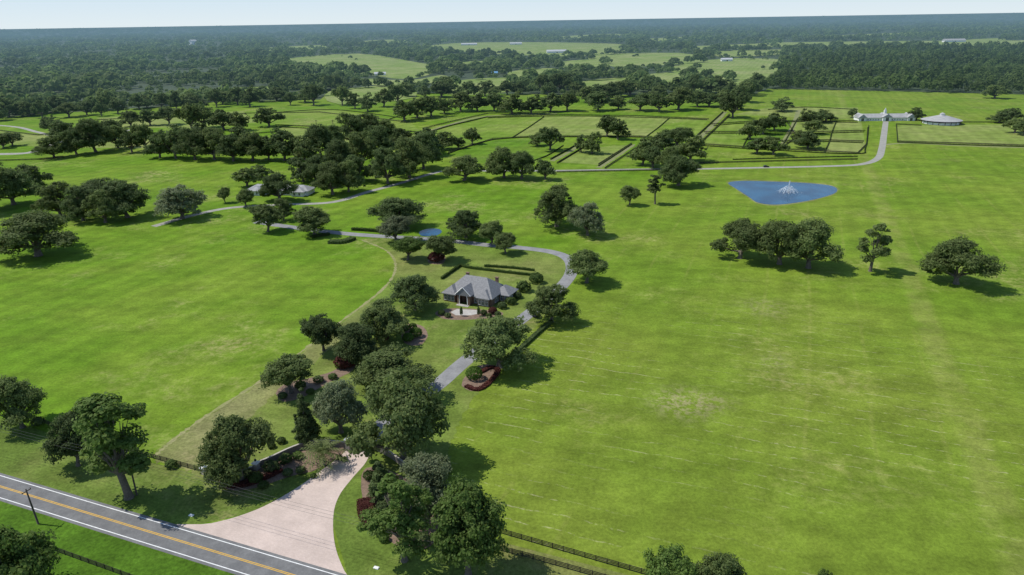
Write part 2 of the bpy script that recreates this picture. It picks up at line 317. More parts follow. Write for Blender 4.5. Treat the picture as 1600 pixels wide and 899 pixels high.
POND = [(1138, 286), (1160, 283), (1205, 284), (1255, 286), (1295, 290), (1308, 296), (1300, 304), (1262, 314), (1215, 320), (1185, 317), (1170, 308), (1150, 295)]
cx, cy = 1222, 300
sheet('pond_bank', [(cx+(x-cx)*1.035, cy+(y-cy)*1.10) for x, y in POND], M['strip'], .022, 5, .5)
sheet('pond', POND, M['water'], .05, 5)
sheet('small_pond', [(655, 363), (668, 358), (685, 358), (690, 363), (679, 369), (660, 369)], M['water'], .055, 5)
# mulch beds
for bed in ([(432, 612), (450, 598), (480, 592), (520, 580), (545, 562), (558, 568), (545, 583), (510, 600), (480, 618), (450, 628), (436, 624)],
            [(680, 490), (692, 484), (720, 482), (775, 486), (786, 491), (770, 497), (720, 500), (692, 498)],
            [(628, 518), (640, 506), (660, 510), (668, 525), (655, 540), (632, 536)],
            [(722, 598), (738, 576), (765, 570), (780, 578), (765, 600), (745, 611), (728, 608)],
            [(668, 408), (680, 398), (695, 402), (692, 412), (676, 413)],
            [(345, 747), (420, 724), (470, 703), (535, 697), (538, 706), (500, 732), (450, 746), (400, 762), (358, 766)],
            [(564, 752), (580, 730), (635, 748), (690, 800), (680, 848), (640, 860), (600, 838), (572, 800)]):
    sheet('mulch_bed', bed, M['mulch'], .036, 4, .2)
sheet('terrace', [(704, 488), (714, 483), (746, 485), (754, 489), (736, 493), (712, 493)], M['conc'], .05, 0)
# ------------------------------------------------------------------ foliage meshes
def rdir(n, zmin=-1):
    z = rng.uniform(zmin, 1, n); t = rng.uniform(0, 2*PI, n); r = np.sqrt(1-z*z)
    return np.stack([r*np.cos(t), r*np.sin(t), z], 1)
def unit(a): return a/np.maximum(np.linalg.norm(a, axis=1, keepdims=True), 1e-6)
def quads(C, Nn, sz):
    n = len(C); t1 = unit(np.cross(Nn, rng.normal(size=(n, 3)))); t2 = np.cross(Nn, t1)
    a = t1*np.asarray(sz)[:, None]; b = t2*np.asarray(sz)[:, None]*.75
    return np.stack([C-a-b*.4, C+a*.2-b, C+a+b*.4, C-a*.2+b], 1)
def qmesh(name, Q, mat):
    n = len(Q); me = bpy.data.meshes.new(name); me.vertices.add(4*n); me.vertices.foreach_set('co', np.ascontiguousarray(Q.reshape(-1), dtype=np.float32))
    me.loops.add(4*n); me.loops.foreach_set('vertex_index', np.arange(4*n, dtype=np.int32))
    me.polygons.add(n); me.polygons.foreach_set('loop_start', np.arange(0, 4*n, 4, dtype=np.int32))
    me.update(calc_edges=True); me.validate(); me.materials.append(mat); return me
def crownq(lobes, nc, per, cr, leaf, flat=.75, zmin=-.35, core=250, rough=.5):
    L = np.array(lobes, float); wt = L[:, 3]**2; wt /= wt.sum()
    k = rng.choice(len(L), nc, p=wt); d = rdir(nc, zmin)
    cc = L[k, :3]+d*(L[k, 3]*rng.uniform(.62, 1.05, nc))[:, None]*np.array([1, 1, .85])
    crr = cr*rng.uniform(.5, 1.4, nc)
    i = np.repeat(np.arange(nc), per); d2 = rdir(len(i), -.7)
    P = cc[i]+d2*(crr[i]*rng.uniform(.35, 1.0, len(i)))[:, None]*np.array([1, 1, flat])
    Nn = unit(d2*.8+d[i]*.5+np.array([0, 0, .35])+rng.normal(size=(len(i), 3))*rough)
    Q = quads(P, Nn, leaf*rng.uniform(.6, 1.3, len(i)))
    if core:
        k = rng.choice(len(L), core, p=wt); d = rdir(core)
        P = L[k, :3]+d*(L[k, 3]*rng.uniform(.25, .68, core))[:, None]
        Q = np.concatenate([Q, quads(P, unit(d+rng.normal(size=(core, 3))*.4), np.full(core, leaf*2.2))])
    return Q[Q[:, :, 2].min(1) > .15], cc
def limbs(lobes, rb, zf, bend=.6, nsides=7, upto=.8):
    mb = MB(); fork = Vector((random.uniform(-.3, .3), random.uniform(-.3, .3), zf))
    mb.tube([(0, 0, -.3), (0, 0, .4), (fork.x*.4, fork.y*.4, zf*.5), fork], [rb*1.5, rb*1.05, rb*.9, rb*.85], nsides)
    for l in lobes:
        e = Vector(l[:3])-Vector((0, 0, l[3]*.2)); e = fork+(e-fork)*upto*1.1
        mid = fork+(e-fork)*.5+Vector((random.uniform(-bend, bend), random.uniform(-bend, bend), -abs(e.z-fork.z)*.06))
        mb.tube([fork-Vector((0, 0, .3)), fork+(mid-fork)*.5, mid, e], [rb*.6, rb*.48, rb*.34, rb*.12], 5)
        for _ in range(2):
            q = e+Vector((random.uniform(-1, 1), random.uniform(-1, 1), random.uniform(.1, .8)))*l[3]*.7
            mb.tube([mid+(e-mid)*.4, (mid+e)/2+(q-e)*.4, q], [rb*.26, rb*.18, rb*.06], 4)
    return mb
PROTO = {}
def reg(kind, Q, mb, mat):
    P = Q.reshape(-1, 3); cxy = (P[:, :2].min(0)+P[:, :2].max(0))/2
    wd = 2*np.percentile(np.linalg.norm(P[:, :2]-cxy, axis=1), 98.5); ht = np.percentile(P[:, 2], 99.8)
    Q = (Q-np.array([cxy[0]*.7, cxy[1]*.7, 0]))*np.array([1/wd, 1/wd, 1/ht])
    mb.v = [((v[0]-cxy[0]*.7*min(1, max(0, v[2]/ht)*2))/wd, (v[1]-cxy[1]*.7*min(1, max(0, v[2]/ht)*2))/wd, v[2]/ht) for v in mb.v]
    PROTO.setdefault(kind, []).append((qmesh('crown', Q, mat), mb.mesh('trunk', M['bark'], True)))
def oak(kind, mat, nc, per, leaf, cr=1.2, core=200):
    a0 = random.uniform(0, 6); n = random.choice((6, 7, 8)); Lb = []
    for i in range(n):      # wide low skirts of uneven reach
        a = a0+2*PI*i/n+random.uniform(-.4, .4); r = random.uniform(3.0, 5.2); Lb.append((r*math.cos(a), r*math.sin(a), random.uniform(3.2, 6.8), random.uniform(1.8, 3.2)))
    for i in range(4):
        a = a0+1.7*i; r = random.uniform(.6, 2.8); Lb.append((r*math.cos(a), r*math.sin(a), random.uniform(6.4, 9.8), random.uniform(1.9, 3.1)))
    Q, _ = crownq(Lb, nc, per, cr, leaf, core=core, zmin=-.5, rough=.6); reg(kind, Q, limbs(Lb, .55, 2.0), mat)
def rnd(kind, mat, nc, per, leaf, cr=1.1):
    Lb = [(0, 0, 5.6, 3.9)]
    for i in range(7):
        a = .9*i+random.uniform(-.3, .3); r = random.uniform(2.0, 3.4); Lb.append((r*math.cos(a), r*math.sin(a), random.uniform(3.0, 7.8), random.uniform(1.8, 3.0)))
    Lb.append((random.uniform(-1, 1), random.uniform(-1, 1), 8.2, 2.2))
    Q, _ = crownq(Lb, nc, per, cr, leaf, zmin=-.6, core=300, rough=.6); reg(kind, Q, limbs(Lb[1:], .4, 2.0), mat)
def opn(kind, mat, nc, per, leaf):
    Lb = []
    for i in range(10):
        a = 2.4*i+random.uniform(-.5, .5); r = random.uniform(1.2, 3.6)*(1-.035*i); Lb.append((r*math.cos(a), r*math.sin(a), 4.5+i*.95+random.uniform(-.4, .4), random.uniform(1.1, 1.9)))
    Lb.append((0, 0, 14, 1.6))
    Q, _ = crownq(Lb, nc, per, .95, leaf, zmin=-.3, core=80); reg(kind, Q, limbs(Lb, .42, 4.2, .3), mat)
def cone(kind, mat, nc, per, leaf):
    Lb = [(random.uniform(-.3, .3), random.uniform(-.3, .3), 2+i*1.4, 2.9*(1-i/8.2)) for i in range(8)]
    Q, _ = crownq(Lb, nc, per, .75, leaf, zmin=-.6, core=200)
    mb = MB(); mb.tube([(0, 0, -.3), (0, 0, 2), (0, 0, 7), (0, 0, 11.5)], [.4, .3, .2, .05], 7); reg(kind, Q, mb, mat)
def pine(kind, mat, nc, per, leaf):
    Lb = [(random.uniform(-1.5, 1.5), random.uniform(-1.5, 1.5), 7+i*1.5, 2.2*(1-i/9)) for i in range(6)]
    Q, _ = crownq(Lb, nc, per, .8, leaf, zmin=-.2, core=60)
    mb = limbs(Lb[1:4], .3, 6); mb.tube([(0, 0, 5.5), (0, 0, 15)], [.25, .05], 6); reg(kind, Q, mb, mat)
for _ in range(6): oak('O', M['oak'], 215, 100, .195)
for _ in range(5): rnd('R', M['oak'], 190, 95, .185)
for _ in range(3): opn('P', M['oak'], 105, 100, .20)
cone('C', M['dark'], 130, 75, .21); pine('N', M['oak'], 60, 60, .28)
for _ in range(9): oak('o', M['dark'], 100, 44, .38, 1.35, 80)     # the same oak, lighter, for far trees
NAMES = {'O': 'oak_tree', 'R': 'round_tree', 'P': 'open_crowned_tree', 'C': 'magnolia_tree', 'N': 'pine_tree', 'o': 'oak_tree'}
used_labels = {}
def tree(kind, x0, x1, yt, yb, label, mat=None, group=None, hs=1.0, ws=1.0):
    cx = (x0+x1)/2; P = G(cx, yb); d = depth(P); wd = (x1-x0)*d/F*ws
    dep = math.asin(H/(P-Vector(CAM)).length); ht = ((yb-yt)*d/F-.30*wd*math.sin(dep))/math.cos(dep)*hs
    cr, tk = random.choice(PROTO[kind])
    e = empty(NAMES[kind], P, random.uniform(0, 6.28)); e.scale = (wd, wd, max(ht, wd*.5))
    obj('trunk', tk, e); c = obj('crown', cr, e)
    if mat: c.material_slots[0].link = 'OBJECT'; c.material_slots[0].material = M[mat]
    used_labels[label] = used_labels.get(label, 0)+1
    return tag(e, label, 'tree', group)
ORD = ['first', 'second', 'third', 'fourth', 'fifth', 'sixth', 'seventh', 'eighth', 'ninth', 'tenth', 'eleventh', 'twelfth', 'thirteenth', 'fourteenth', 'fifteenth', 'sixteenth', 'seventeenth', 'eighteenth', 'nineteenth', 'twentieth', 'twenty-first', 'twenty-second', 'twenty-third', 'twenty-fourth', 'twenty-fifth', 'twenty-sixth', 'twenty-seventh', 'twenty-eighth', 'twenty-ninth', 'thirtieth']
def belt(rows, where, group, kind=None, mat=None, ws=1.14):
    for i, (x, yb, wd, ht) in enumerate(sorted(rows)):
        k = kind or ('o' if wd < 46 else 'O'); j = random.uniform(.82, 1.15)
        tree(k, x-wd/2, x+wd/2, yb-ht, yb, '%s tree from the left %s' % (ORD[i], where), mat or ('dark' if i % 3 else 'oak'), group, 1.1*j, ws*random.uniform(.9, 1.1)*j)
# --- single trees, near to far
T = [('O', -8, 80, 578, 668, 'sparse oak at the left edge overhanging the roadside fence', 'oak'),
 ('R', 85, 160, 637, 728, 'small dark tree left of the tall roadside tree by the fence', 'dark'),
 ('P', 146, 258, 608, 778, 'tall open tree beside the utility pole on the left verge', 'fresh'),
 ('O', 322, 434, 636, 750, 'broad oak behind the left end of the entrance wall', 'oak'),
 ('R', 416, 494, 546, 614, 'dark rounded tree in the pink mulch bed left of the drive', 'oak'),
 ('C', 460, 502, 606, 692, 'dark conical magnolia left of the entrance gate', None),
 ('O', 490, 576, 584, 676, 'grey green tree just behind the gate, left of the largest oak', 'grey'),
 ('O', 560, 702, 582, 722, 'largest oak, spreading over the drive behind the gate', 'oak'),
 ('O', 556, 684, 532, 612, 'wide oak directly behind the largest oak by the gate', 'oak'),
 ('R', 476, 536, 488, 548, 'small oak at the left edge of the house lawn', 'dark'),
 ('O', 512, 598, 496, 562, 'oak between the small lawn-edge oak and the topiary balls', 'dark'),
 ('O', 552, 646, 461, 530, 'oak above the topiary bed on the house lawn', 'oak'),
 ('O', 610, 690, 421, 484, 'dark oak at the left corner of the grey-roofed house', 'dark'),
 ('O', 724, 838, 487, 574, 'spreading oak on the right side of the drive before the house', 'oak'),
 ('O', 822, 902, 437, 503, 'oak beside the parked dark car on the drive', 'oak'),
 ('R', 881, 952, 385, 442, 'round oak at the bend of the drive beyond the house', 'oak'),
 ('O', 610, 722, 699, 797, 'grey green tree right of the gate beside the paver apron', 'grey'),
 ('P', 574, 690, 737, 876, 'dark upright tree beside the maroon shrub bed near the road', 'fresh'),
 ('R', 674, 790, 761, 898, 'dark full tree at the start of the double board fence', 'fresh'),
 ('C', 576, 624, 716, 780, 'dark bushy evergreen at the right side of the entrance gate', None),
 ('R', -40, 108, 806, 950, 'bushy green tree in the bottom left corner south of the road', 'fresh'),
 ('R', 1006, 1094, 856, 950, 'left of two trees rising from the bottom edge by the fence', 'fresh'),
 ('R', 1082, 1160, 860, 950, 'right of two trees rising from the bottom edge by the fence', 'oak'),
 ('R', 1268, 1302, 890, 930, 'treetop just showing at the bottom edge below the right field', 'fresh'),
 ('O', 1116, 1196, 341, 404, 'leftmost oak of the cluster standing below the fountain pond', 'oak'),
 ('O', 1176, 1260, 339, 413, 'middle oak of the three clustered below the fountain pond', 'oak'),
 ('O', 1218, 1308, 338, 419, 'right oak of the three clustered below the fountain pond', 'oak'),
 ('P', 1331, 1388, 346, 424, 'slender oak standing alone between the pond trees and rightmost oak', 'oak'),
 ('O', 1444, 1544, 366, 444, 'rightmost oak standing alone in the right field', 'oak'),
 ('O', 828, 912, 286, 354, 'larger of two oaks in the open field above the round oak', 'oak'),
 ('O', 888, 948, 312, 368, 'smaller paler oak right of the larger field oak', 'grey'),
 ('R', 968, 999, 288, 321, 'small round tree in the field left of the pine', 'oak'),
 ('N', 1010, 1037, 272, 319, 'narrow pine in the field left of the fountain pond', None),
 ('O', 693, 758, 240, 282, 'oak standing alone at the bend of the farm lane', 'oak'),
 ('R', 395, 443, 317, 362, 'round oak left of the drive at the far end', 'oak'),
 ('O', 424, 463, 308, 345, 'small oak behind the round oak at the far drive end', 'oak'),
 ('R', 462, 521, 320, 366, 'round oak beside the clipped hedge left of the small pond', 'oak'),
 ('O', 582, 670, 306, 354, 'wide dark oak behind the small pond', 'dark'),
 ('R', 594, 646, 334, 378, 'grey green tree left of the small pond', 'grey'),
 ('R', 612, 663, 367, 406, 'light oak in front of the small pond, left one', 'fresh'),
 ('R', 664, 716, 364, 408, 'oak in front of the small pond, right one', 'oak'),
 ('O', 694, 762, 323, 372, 'dark oak right of and behind the small pond', 'dark'),
 ('R', 748, 790, 342, 382, 'oak between the drive and the dark pond oak', 'oak'),
 ('R', 771, 809, 362, 396, 'small round tree on the drive edge behind the house', 'oak'),
 ('R', 342, 362, 292, 317, 'smallest round tree left of the white house', 'oak'),
 ('R', 370, 399, 294, 323, 'small round tree in front of the white house, left end', 'oak'),
 ('O', 246, 324, 287, 342, 'grey oak in the field left of the white house', 'grey'),
 ('O', -4, 124, 326, 400, 'wide oak alone at the left edge of the left field', 'oak'),
 ('O', 408, 468, 268, 314, 'dark oak in front of the long white house', 'dark')]
for t in T: tree(*t, ws=1.04)
belt([(22, 320, 70, 62), (50, 300, 60, 46), (-20, 330, 80, 70)], 'in the dark clump at the left edge', 'left edge clump')
belt([(95, 338, 60, 50), (130, 345, 62, 55), (165, 348, 60, 58), (200, 340, 62, 52), (150, 325, 60, 40)], 'in the oak clump of the left field', 'left field oak clump')
belt([(85, 247, 52, 34), (120, 242, 55, 45), (150, 238, 52, 46), (185, 232, 48, 40), (206, 238, 38, 34), (140, 218, 42, 30), (105, 222, 40, 30), (172, 215, 40, 28)], 'in the grove by the grey side road', 'side road grove')
belt([(228, 236, 32, 35), (250, 247, 42, 46), (275, 248, 44, 46), (305, 250, 48, 46), (335, 250, 48, 46), (365, 252, 48, 46), (395, 252, 48, 45), (420, 250, 44, 42), (445, 251, 42, 42), (467, 250, 40, 40), (290, 236, 40, 36), (320, 235, 44, 38), (380, 236, 40, 36)], 'in the dark row beyond the left field', 'row beyond the left field', ws=1.18)
belt([(205, 198, 36, 26), (235, 196, 40, 28), (265, 195, 38, 26), (300, 205, 38, 36), (320, 200, 42, 36), (350, 203, 42, 30), (376, 204, 38, 30), (421, 198, 36, 26), (85, 208, 30, 22), (20, 228, 34, 22), (5, 232, 30, 24)], 'in the row behind the dark left row', 'second row on the left')
belt([(482, 258, 44, 42), (502, 246, 46, 48), (522, 236, 48, 46), (548, 226, 50, 42), (576, 222, 50, 40), (602, 224, 48, 40), (627, 240, 50, 42), (606, 287, 64, 60), (640, 278, 58, 56), (662, 264, 48, 50), (668, 242, 44, 36), (692, 234, 44, 30), (545, 300, 50, 46), (520, 304, 48, 44), (500, 290, 48, 46), (532, 272, 54, 52), (566, 262, 54, 52), (592, 252, 52, 50), (474, 284, 40, 32), (410, 278, 44, 24), (560, 284, 44, 40), (738, 226, 30, 28), (716, 232, 30, 20), (386, 292, 32, 26)], 'in the big central grove behind the white house', 'central grove', ws=1.12)
belt([(788, 278, 50, 46), (815, 280, 54, 48), (852, 281, 38, 36)], 'in the clump on the farm lane bend', 'lane clump')
belt([(840, 228, 30, 25), (860, 235, 34, 30), (908, 238, 24, 30), (925, 240, 28, 30), (948, 214, 30, 28), (965, 218, 34, 32)], 'among the paddock oaks above the lane', 'paddock oaks')
belt([(1004, 258, 42, 40), (1030, 240, 44, 38), (1058, 228, 46, 30), (1078, 252, 44, 36), (1045, 268, 46, 40), (1060, 290, 56, 46), (1020, 262, 40, 36)], 'in the tall clump left of the fountain pond', 'clump left of the pond', ws=1.2)
belt([(1172, 218, 36, 30), (1192, 210, 40, 28), (1210, 204, 36, 24), (1182, 240, 36, 26), (1208, 242, 36, 26), (1221, 174, 38, 21)], 'in the paddock clump above the fountain pond', 'paddock clump')
belt([(1262, 195, 30, 22), (1280, 192, 36, 20), (1270, 210, 38, 22), (1262, 232, 40, 26), (1250, 226, 34, 22)], 'in the paddock clump left of the long barn', 'clump left of the barn')
belt([(1331, 184, 16, 13), (1432, 188, 26, 20), (1560, 192, 32, 16), (1578, 190, 34, 18), (1585, 208, 36, 22), (1600, 212, 34, 24), (1290, 190, 28, 16), (1554, 154, 36, 18)], 'near the long barn and round pavilion', 'barn trees', ws=1.1)
belt([(535, 165, 28, 26), (555, 170, 30, 26), (575, 174, 32, 28), (600, 167, 32, 30), (622, 162, 32, 27), (632, 189, 38, 30), (652, 185, 40, 32), (674, 182, 42, 32), (694, 178, 34, 26), (720, 174, 42, 32), (746, 174, 38, 30), (772, 174, 38, 30), (800, 178, 38, 30), (830, 178, 38, 30), (860, 175, 38, 28), (886, 173, 36, 28)], 'in the long upper row, left half', 'upper row left half')
belt([(935, 173, 38, 25), (966, 171, 32, 22), (1000, 173, 42, 25), (1030, 175, 38, 27), (1060, 172, 42, 30), (1090, 167, 34, 26), (1108, 167, 38, 21), (915, 160, 36, 24), (950, 156, 36, 24), (1145, 184, 36, 34), (1152, 172, 34, 32), (1160, 160, 34, 30), (1168, 150, 34, 28), (1178, 142, 32, 24), (1133, 166, 32, 22)], 'in the long upper row, right half', 'upper row right half')
ey = lambda x: float(np.interp(x, [-60, 0, 60, 180, 260, 340, 500], [190, 187, 183, 175, 171, 163, 160]))
belt([(x+random.uniform(-8, 8), ey(x)+random.uniform(-5, 5), random.uniform(22, 40), random.uniform(19, 30)) for x in range(-8, 505, 20)], 'along the front edge of the left woods', 'edge of the left woods')
belt([(x+random.uniform(-9, 9), 149+random.uniform(-5, 5), random.uniform(20, 38), random.uniform(16, 26)) for x in range(640, 1190, 22)], 'along the front edge of the middle woods', 'edge of the middle woods')
# ------------------------------------------------------------------ far woods (one mass)
def inpoly(x, y, P):
    c = False; n = len(P)
    for i in range(n):
        (x1, y1), (x2, y2) = P[i-1], P[i]
        if (y1 > y) != (y2 > y) and x < (x2-x1)*(y-y1)/(y2-y1)+x1: c = not c
    return c
CL = [[(440, 92), (560, 84), (655, 97), (690, 104), (640, 120), (560, 112), (450, 103)], [(685, 69), (800, 66), (975, 69), (960, 82), (850, 86), (690, 77)], [(795, 112), (865, 107), (885, 120), (810, 128)],
      [(1045, 104), (1130, 92), (1235, 95), (1195, 126), (1080, 117)], [(925, 86), (1060, 83), (1105, 93), (960, 101)], [(1215, 66), (1700, 63), (1700, 70), (1220, 72)], [(515, 142), (620, 134), (650, 150), (530, 160)],
      [(700, 128), (790, 122), (800, 140), (700, 144)], [(560, 64), (620, 62), (640, 65), (570, 67)], [(1500, 62), (1560, 60), (1570, 62), (1505, 64)],
      [(1000, 118), (1060, 114), (1070, 128), (1010, 132)], [(880, 96), (930, 94), (940, 102), (885, 104)], [(330, 140), (420, 136), (430, 146), (345, 150)],
      [(1080, 72), (1190, 69), (1195, 73), (1090, 76)], [(420, 74), (500, 71), (505, 75), (425, 78)], [(1300, 55), (1400, 52), (1405, 54), (1305, 57)],
      [(900, 128), (985, 122), (995, 138), (905, 142)], [(1090, 130), (1170, 124), (1165, 138), (1095, 142)], [(700, 98), (780, 94), (790, 100), (705, 104)], [(1010, 60), (1100, 57), (1105, 60), (1015, 63)], [(880, 56), (960, 53), (965, 56), (885, 59)],
      [(560, 122), (640, 124), (690, 118), (700, 124), (640, 130), (570, 129)], [(1120, 80), (1230, 78), (1225, 84), (1125, 87)]]
def grow(c):       # trees standing in front hide the near edge of a pasture, so reach further this way
    top, bot = min(q[1] for q in c), max(q[1] for q in c)
    return [(x, y+(4.0 if bot > 90 else 2.2)*((y-top)/max(bot-top, 1e-3))) for x, y in c]
CL = [grow(c) for c in CL]
FE = [(-260, 192), (0, 185), (60, 180), (180, 172), (260, 168), (340, 160), (500, 157), (520, 142), (640, 147), (760, 147), (900, 150), (1180, 148), (1200, 140), (1400, 144), (1600, 149), (1860, 155)]
fx, fy = [p[0] for p in FE], [p[1] for p in FE]
back = [(x, 33.0-.01623*(x-800)) for x in range(1860, -261, -106)]
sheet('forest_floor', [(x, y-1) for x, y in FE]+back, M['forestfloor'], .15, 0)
for i, c in enumerate(CL): sheet('far_pasture', c, M['clear'], .4+.02*i, 3)
PL = [(1186, 150), (1245, 84), (1420, 78), (1870, 70), (1870, 170), (1600, 150)]
cen = {'wood': [], 'plant': []}
yc = 35.0
while yc < 196:
    step = 1.0 if yc < 60 else 2.0
    P = G(800, yc); d = depth(P)
    for kind, wm in (('wood', 16.), ('plant', 9.)):
        wd = max(wm, .0052*d); wpx = F*wd/d; n = int(step*2120/(wpx*wpx*(.19 if yc > 46 else .32)))
        xs = rng.uniform(-260, 1860, n); ys = yc-.01623*(xs-800)+rng.uniform(0, step, n)
        for x, y in zip(xs, ys):
            if y > np.interp(x, fx, fy): continue
            ip = inpoly(x, y, PL)
            if ip != (kind == 'plant'): continue
            if kind == 'wood' and any(inpoly(x, y, c) for c in CL):
                if not (random.random() < .012 and y > 84): continue
            g = G(x, y); q = math.sin(g.x*.011+g.y*.004)+math.sin(g.y*.009-g.x*.005+1.3)
            if kind == 'wood' and q < -1.3 and random.random() < .6: continue
            cen[kind].append((g.x, g.y, wd*random.choice((.5, .7, .9, 1.0, 1.2, 1.7))*random.uniform(.85, 1.15)*(1+.22*q if kind == 'wood' else 1), d))
    yc += step
def lumps(C, hk, nleaf):
    C = np.array(C); n = len(C); far = C[:, 3] > 3000
    out = []
    for msk, nl in ((~far, nleaf), (far, int(nleaf*.55))):
        c = C[msk]
        if not len(c): continue
        i = np.repeat(np.arange(len(c)), nl); d = rdir(len(i), -.1)
        r = c[i, 2]/2; hh = np.maximum(c[:, 2]*hk, 7)*rng.uniform(.8, 1.2, len(c)); hh = np.minimum(hh, 26)
        P = np.stack([c[i, 0]+d[:, 0]*r*rng.uniform(.7, 1.1, len(i)), c[i, 1]+d[:, 1]*r*rng.uniform(.7, 1.1, len(i)), hh[i]*(.45+.55*d[:, 2]*rng.uniform(.75, 1.05, len(i)))], 1)
        out.append(quads(P, unit(d+rng.normal(size=(len(i), 3))*.4), r*rng.uniform(.22, .42, len(i))))
    return np.concatenate(out)
print('lumps', len(cen['wood']), len(cen['plant']))
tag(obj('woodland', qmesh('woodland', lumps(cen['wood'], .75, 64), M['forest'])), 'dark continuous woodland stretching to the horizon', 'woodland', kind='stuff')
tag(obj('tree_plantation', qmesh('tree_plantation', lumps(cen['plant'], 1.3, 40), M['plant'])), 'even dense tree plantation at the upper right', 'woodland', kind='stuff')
# ------------------------------------------------------------------ shrubs and hedges
def ball(name, mat, n=900, leaf=.07, lump=.10):
    d = rdir(n, -.5); f = 1+lump*np.sin(d[:, 0]*7+1)*np.sin(d[:, 1]*6)*np.cos(d[:, 2]*5)
    P = d*(.5*f*rng.uniform(.88, 1.02, n))[:, None]; P[:, 2] = P[:, 2]+.42
    Q = quads(P, unit(d+rng.normal(size=(n, 3))*.35), leaf*rng.uniform(.6, 1.2, n))
    return qmesh(name, Q, mat)
BALL = {k: [ball('shrub', M[k], 1100, .055, .03), ball('shrub', M[k], 900, .07, .16), ball('shrub', M[k], 700, .08, .3)] for k in ('topiary', 'hedge', 'dark', 'red', 'fresh')}
def shrub(x, y, wpx, hk, mat, label, var=1, name='shrub', group=None):
    P = G(x, y); wd = wpx*depth(P)/F; o = obj(name, BALL[mat][var]); o.location = P; o.scale = (wd, wd, wd*hk); o.rotation_euler = (0, 0, random.uniform(0, 6))
    return tag(o, label, 'shrub', group)
for i, (x, y, wd) in enumerate([(631, 518, 17), (638, 533, 18), (650, 526, 20), (645, 515, 14)]):
    shrub(x, y, wd, .8, 'topiary', ['leftmost', 'nearest', 'largest', 'farthest'][i]+' clipped green ball in the topiary bed left of the house', 0, 'topiary_ball', 'topiary balls')
shrub(741, 592, 26, .85, 'topiary', 'green ball shrub inside the maroon bed right of the drive', 0, 'topiary_ball')
for i, (x, y, wd, mt) in enumerate(sorted([(400, 752, 22, 'hedge'), (425, 735, 24, 'dark'), (447, 722, 20, 'hedge'), (466, 716, 16, 'fresh'), (530, 718, 11, 'hedge'), (538, 720, 10, 'fresh'), (470, 738, 15, 'dark'), (490, 746, 10, 'hedge'), (365, 752, 20, 'fresh'), (440, 692, 14, 'hedge'), (425, 700, 12, 'hedge'), (385, 745, 18, 'dark'), (412, 762, 16, 'hedge'), (450, 742, 16, 'dark')])):
    shrub(x, y, wd, .7, mt, '%s low shrub from the left in the bed before the entrance wall' % ORD[i], 1 + i % 2, 'shrub', 'entrance bed shrubs')
for i, (x, y, wd, mt) in enumerate(sorted([(600, 800, 24, 'dark'), (640, 838, 26, 'hedge'), (662, 850, 24, 'dark'), (612, 758, 24, 'dark'), (648, 735, 30, 'dark'), (690, 740, 30, 'dark'), (720, 858, 26, 'dark'), (600, 845, 16, 'fresh'), (577, 748, 18, 'hedge'), (588, 770, 20, 'dark'), (620, 820, 20, 'hedge'), (590, 735, 16, 'dark')])):
    shrub(x, y, wd, .8, mt, '%s shrub from the left under the trees right of the apron' % ORD[i], 1 + i % 2, 'shrub', 'shrubs right of the apron')
for i, (x, y, wd, mt) in enumerate(sorted([(442, 622, 15, 'dark'), (470, 606, 17, 'hedge'), (498, 597, 16, 'dark'), (520, 592, 14, 'hedge'), (485, 615, 13, 'fresh')])):
    shrub(x, y, wd, .65, mt, '%s low shrub from the left in the pink mulch bed' % ORD[i], 1 + i % 2, 'shrub', 'mulch bed shrubs')
for i, (x, y, wd, mt) in enumerate(sorted([(785, 482, 14, 'dark'), (798, 475, 15, 'hedge'), (808, 466, 14, 'dark'), (818, 455, 22, 'hedge'), (838, 442, 22, 'hedge'), (770, 490, 14, 'red'), (690, 492, 11, 'hedge'), (756, 492, 11, 'hedge'), (700, 496, 10, 'dark'), (764, 496, 9, 'hedge'), (778, 494, 10, 'dark')])):
    shrub(x, y, wd, .8, mt, '%s foundation shrub from the left along the grey-roofed house' % ORD[i], 1 + i % 2, 'shrub', 'foundation shrubs')
for i, (x, y, wd, mt) in enumerate(sorted([(60, 664, 20, 'dark'), (128, 686, 22, 'hedge'), (170, 700, 20, 'dark'), (205, 712, 22, 'dark'), (268, 730, 18, 'hedge'), (20, 652, 18, 'dark')])):
    shrub(x, y, wd, .7, mt, '%s scrubby bush from the left along the left roadside fence' % ORD[i], 2, 'shrub', 'roadside fence scrub')
for x, y, wd, lb in ((541, 572, 34, 'maroon shrub left of the oaks behind the gate'), (553, 560, 26, 'small maroon shrub beneath the lawn oak'), (682, 408, 26, 'maroon shrub beside the pond oak behind the house'), (598, 532, 20, 'maroon shrub beneath the middle lawn oak')):
    shrub(x, y, wd, .6, 'red', lb)
shrub(532, 575, 16, .8, 'topiary', 'bright green shrub beside the maroon shrub left of the oaks')
for i, x in enumerate((721, 748)):
    P = G(x, 494); o = obj('columnar_shrub', BALL['dark'][0]); o.location = P; o.scale = (1.4, 1.4, 4.6)
    tag(o, ['left', 'right'][i]+' slim dark clipped column beside the house entrance', 'shrub', 'entrance columns')
